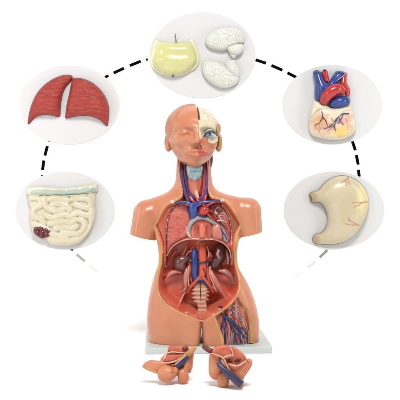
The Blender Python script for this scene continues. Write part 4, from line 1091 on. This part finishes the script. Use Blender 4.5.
def make_ss():
    P = catmull(np.array([[L(a, b, FY-2)[0], L(a, b, FY-2)[2]] for a, b in STO]), 8)
    h = .6; lo2, hi2 = P.min(0)-2, P.max(0)+2
    Xg = np.arange(lo2[0], hi2[0], h)[:, None]; Zg = np.arange(lo2[1], hi2[1], h)[None, :]
    u, d2 = dome(P, Xg, Zg, h)
    hh = 22*np.tanh(.85*np.sqrt(np.maximum(u, 0))/22)
    def f(px, py):
        Yd = FY-6
        for _ in range(4):
            p = L(px, py, Yd)
            i = int(np.clip((p[0]-lo2[0])/h, 0, hh.shape[0]-1)); k = int(np.clip((p[2]-lo2[1])/h, 0, hh.shape[1]-1))
            Yd = FY-2-hh[i, k]
        return Yd
    return f
_ss = make_ss()
for pts in ([(348.6, 177.4), (345, 180), (340.6, 183.4)], [(348, 177.6), (348.6, 181), (349.6, 184.6)], [(345, 180), (346.4, 182.6), (346, 185.6)], [(368, 201.4), (361, 202.6), (352, 202.4)], [(363, 202.6), (358, 205.4), (353.6, 207.4)],
            [(360.4, 226.4), (354, 222.6), (347, 219.6)], [(357, 224.6), (351.6, 225), (345, 223.6)], [(352, 222), (349.6, 220), (348.6, 216.6)]):
    P = catmull(np.array(pts, float), 4, closed=False)
    tube('vessel_line', [(a, b, _ss(a, b)-.05) for a, b in P], np.linspace(.55, .3, len(P)), M['stomachvessel'], st, nseg=6, sub=2)
V, F = ellipsoid(L(310.6, 197.6, FY-4), (1.2, 3.2, 3.6), 16, 10); obj('gullet_opening', Wd(V), F, M['stomachedge'], st)

# ================================================================ PELVIC INSERTS lying on the floor in front
def insert_frame(floor_row):
    """depth at which the floor meets the given picture row"""
    dist = H/((floor_row-HROW)*S/3.2)
    return (dist-3.2)/S
YI = insert_frame(383.6)
def LI(px, py, dy=0.):
    return L(px, py, YI+dy)
def ins_inf(name, outline, dy, m, parent, **kw):
    Yd = YI+dy
    return inflate(name, outline, Yd, m, parent, h=kw.pop('h', .35), **kw)
insA = thing('pelvis_insert', 'orange red pelvis insert with round lobe in front, beneath skinned thigh', 'organ insert', tuple(Wd(L(172, 383.6, YI))[0]), 'pelvis inserts on the floor')
ins_inf('muscle_block', [(166.4, 352.4), (168.4, 346.4), (173, 345.2), (182, 345.4), (188.8, 346.8), (190.6, 350), (187, 353.4), (177, 352.6)], 4, M['insertred'], insA, k=1.3, hmax=4, back=1.2, closed_curve=False)
ins_inf('muscle_block', [(161.6, 361.6), (164.6, 356), (166.6, 353), (176, 353.2), (186, 354), (182.6, 358), (176, 361.6), (168, 363)], 2.5, M['insertred'], insA, k=1.3, hmax=4.2, back=1.2, closed_curve=False)
ins_inf('muscle_block', [(160.4, 362.6), (168, 364), (176, 362.4), (182, 359), (179.4, 365), (172, 368.6), (163, 368)], 2.5, M['insertorange'], insA, k=1.2, hmax=4, back=1.2, closed_curve=False)
ins_inf('rear_block', [(180, 356), (187, 351), (194.6, 349), (193.6, 358), (192.8, 367), (190.6, 373), (184, 372.6), (178, 368)], 8, M['insertorange'], insA, k=1.3, hmax=8, back=.9, closed_curve=False)
ins_inf('core', [(161, 358), (170, 352), (184, 351), (192, 354), (191.6, 366), (188, 374), (180, 376), (168, 374), (160.6, 368)], 9, M['insertorange'], insA, k=.6, hmax=6, back=.9)
tube('white_seam', [(164.6, 359, YI-1), (166.6, 353, YI-.6), (168, 348.6, YI)], [0.58, 0.65, 0.50], M['seam'], insA)
tube('white_seam', [(166.6, 353.4, YI-1), (172, 352, YI-1.8), (180, 352.6, YI-1.4), (186, 353, YI-.4)], [0.43, 0.50, 0.50, 0.36], M['seam'], insA)
tube('white_seam', [(160.4, 361.6, YI-1), (166, 363, YI-2.4), (174, 361.6, YI-3), (181, 358.4, YI-2)], [0.58, 0.72, 0.72, 0.43], M['seam'], insA)
V, F = ellipsoid(LI(185, 348.6, 0), (2.6, 1.6, 1.9), 16, 10); obj('dark_canal', Wd(V), F, M['maroon'], insA)
ins_inf('fat_band', [(176, 360.4), (180.6, 356), (186, 351.6), (191, 347.4), (195.4, 345.8), (196, 349.6), (192, 354), (186.4, 359), (181, 364.6), (177, 367), (174.6, 364.6)], 0, M['fat'], insA, k=.6, hmax=3, back=.5)
tube('blue_canal', [(176.8, 366.6, YI-5), (181.6, 362.4, YI-5), (187.8, 357, YI-3.6)], [1.7, 1.8, 1.4], M['darkblue'], insA, flat=(1, .6), nseg=14)
tube('white_seam', [(175.4, 364.6, YI-4.4), (180.6, 360, YI-4.4), (186.6, 355, YI-3)], [.6, .7, .5], M['seam'], insA)
ins_inf('side_flap', [(141.8, 366.6), (144.6, 362.6), (150, 359.8), (157, 360.6), (164, 362), (171, 364.6), (170, 369), (164, 373), (158, 374), (151, 371.4), (145, 369)], 0, M['insertorange'], insA, k=1.0, hmax=3.6, back=.8, closed_curve=False)
tube('flap_edge', [(143, 366, YI-1.6), (150, 369.6, YI-3), (158, 372.6, YI-3.6), (163, 372.4, YI-3)], [.6, .9, .9, .6], M['fat'], insA)
ins_inf('round_lobe', [(157.4, 374), (158.4, 369.4), (162.4, 366), (168, 365.4), (173, 367), (176.6, 366.4), (178.6, 369.4), (177, 374.4), (173.6, 379), (168.6, 382), (162.6, 381.8), (158.6, 378.6)], -4, M['insertskin'], insA, k=.85, back=.9)
tube('lobe_opening', [(171.4, 370.4, YI-11), (172.6, 368.8, YI-11), (174.4, 369.4, YI-10.4)], [.4, .5, .4], M['chestmuscle'], insA, nseg=8)
ins_inf('drop_lobe', [(177.4, 371), (180.6, 368), (185.6, 368.4), (188, 372), (189, 377.4), (187.4, 382), (183.4, 383.8), (179.6, 382.6), (177.8, 379)], -1, M['insertskin'], insA, k=.9, back=.9)
tube('drop_stalk', [(186, 360.6, YI-1), (186.4, 365.6, YI-2), (185, 370.4, YI-2)], [1.6, 2.0, 2.4], M['insertskin'], insA)

YI = insert_frame(387.2)
insB = thing('pelvis_insert', 'orange red pelvis insert crossed by a thick navy tube, beneath opened thigh', 'organ insert', tuple(Wd(L(230, 387.2, YI))[0]), 'pelvis inserts on the floor')
ins_inf('side_block', [(211.6, 351), (217, 349.6), (221.6, 352.6), (222, 360), (221.6, 368), (219.6, 376), (216.6, 379.6), (211.6, 378.2), (208.8, 373), (208.6, 364), (209.2, 356)], 3, M['insertorange'], insB, k=1.3, hmax=5, back=1, sub=2)
ins_inf('core', [(212, 353), (222, 350), (238, 352), (246, 358), (246, 366), (242, 378), (232, 380), (222, 377), (214, 374)], 8, M['insertorange'], insB, k=.6, hmax=6, back=.9)
tube('horn', [(202.6, 346.6, YI+2), (206.4, 348.6, YI+1), (210.6, 351, YI), (214, 352.6, YI+1)], [1.3, 2.0, 2.3, 2.0], M['maroon'], insB, nseg=14)
ins_inf('muscle_dome', [(211.6, 352.6), (213.6, 347.6), (218.6, 345.2), (225, 345), (230.6, 347), (233.6, 351.6), (233.6, 357.6), (228, 358.6), (220, 359), (213, 356.6)], 0, M['insertred'], insB, k=1.3, hmax=4.4, back=1, sub=2)
ins_inf('muscle_wing', [(231, 347), (235.6, 347.6), (241, 351), (245.6, 356), (246, 360), (240.6, 363.6), (234, 364), (229, 361.6), (230, 355)], 3, M['insertred'], insB, k=1.3, hmax=4, back=1, sub=2)
ins_inf('skin_flap', [(228, 362), (236, 363.4), (242.6, 361), (248.6, 358.4), (252.6, 361), (251, 367), (247, 373), (243.6, 378.6), (243.8, 385.6), (238, 386.6), (231, 381), (226.6, 373), (225.4, 366)], 0, M['insertorange'], insB, k=1.3, hmax=4.4, back=1, sub=2)
ins_inf('fat_band', [(220.6, 357.6), (225, 361), (229, 367.6), (233, 374), (239, 380), (243.6, 384.4), (240, 385.6), (232.6, 379.6), (226, 372), (221.4, 364.6)], -5.5, M['fat'], insB, k=.7, hmax=3, back=.6)
ins_inf('leg_stub', [(216.8, 377), (220.6, 372.6), (226.6, 373), (229, 378), (228.4, 384.6), (226.8, 386.8), (219.8, 386.8), (217.6, 383.6)], 0, M['insertskin'], insB, k=.8, hmax=6, back=.9)
tube('navy_tube', [(218.6, 363.6, YI-6), (222.6, 368.4, YI-8), (228.6, 373.6, YI-9.4), (235, 378.6, YI-10), (241, 384.2, YI-10)], [2.0, 2.5, 2.8, 3.0, 3.2], M['navy'], insB, nseg=18)
V, F = ellipsoid(LI(218.6, 363.8, -6.8), (1.8, 1.6, 1.9), 16, 10); obj('tube_opening', Wd(V), F, M['violet'], insB)
for pts, mm, rr in (([(210.6, 353.6, -4), (216, 354.6, -6.4), (222.6, 357.6, -7), (226, 362, -6)], 'white', [.5, .7, .8, .6]), ([(223, 358, -7), (228, 355.6, -6.4), (233, 355, -5)], 'white', [.7, .8, .6]),
                    ([(223.6, 358.6, -7), (226.6, 365, -8), (229.6, 371, -8.6), (232, 374, -8.4)], 'palepink', [.6, .8, .8, .5]), ([(229.6, 347.6, -4), (232.6, 352, -5), (233, 357, -5)], 'palepink', [.6, .8, .6]),
                    ([(228, 363.6, -5), (234, 366, -6.6), (240.6, 364.6, -6), (246, 361, -5)], 'palepink', [.6, .9, .9, .6]), ([(247, 360, -4), (250, 362.6, -4), (248, 368, -4.6), (244.6, 374, -4.6)], 'pink', [.8, .9, .9, .6])):
    tube('white_seam' if mm == 'white' else 'pink_seam', [(a, b, YI+c) for a, b, c in pts], np.array(rr)*.75, M['seam' if mm == 'white' else mm], insB, nseg=8)
tube('dark_gap', [(234.6, 360.6, YI-3.4), (237.6, 360.8, YI-4.2), (240.6, 359.4, YI-3.4)], [.7, 1.2, .7], M['dark'], insB, nseg=10)
tube('dark_gap', [(219, 358, YI-4.8), (220.6, 359.4, YI-5.8), (222, 361.4, YI-5)], [.6, 1.0, .6], M['darkblue'], insB, nseg=10)

# ================================================================ LIGHT, CAMERA
wd = bpy.data.worlds.new('World'); scene.world = wd; wd.use_nodes = True
bg = wd.node_tree.nodes['Background']; bg.inputs[0].default_value = (1, 1, 1, 1); bg.inputs[1].default_value = .33
def area(loc, target, size, power, col=(1, 1, 1)):
    li = bpy.data.lights.new('softbox', 'AREA'); li.shape = 'RECTANGLE'; li.size, li.size_y = size; li.energy = power; li.color = col
    o = bpy.data.objects.new('softbox', li); COL.objects.link(o); o.location = loc
    from mathutils import Vector
    o.rotation_euler = (Vector(target)-Vector(loc)).to_track_quat('-Z', 'Y').to_euler()
area((.22, -2.1, 2.9), (0, .05, .6), (1.0, .7), 97, (1, .98, .95))
area((-1.9, -2.4, 1.4), (0, .1, .55), (.8, 1.5), 20, (1, .99, .98))  # unseen fill, added to lighten the left side
area((-1.45, -.2, .8), (-.3, .6, .25), (.3, 1.2), 6.0)  # unseen lamp added to whiten the left of the backdrop
area((1.45, -.2, .8), (.35, .6, .3), (.3, 1.2), 5.3)  # its right-hand partner, also added just to brighten the wall
cam = bpy.data.cameras.new('camera'); co = bpy.data.objects.new('camera', cam); COL.objects.link(co); scene.camera = co
co.location = (0, -3.2, H); co.rotation_euler = (math.pi/2, 0, 0)
cam.sensor_width = 36; cam.lens = 36*3.2/(400*S)
cam.shift_x = 0; cam.shift_y = -(200-HROW)/400
cam.clip_end = 50; cam.clip_start = .05
scene.view_settings.view_transform = 'Standard'
scene.view_settings.look = 'None'
scene.view_settings.exposure = 0; scene.view_settings.gamma = 1
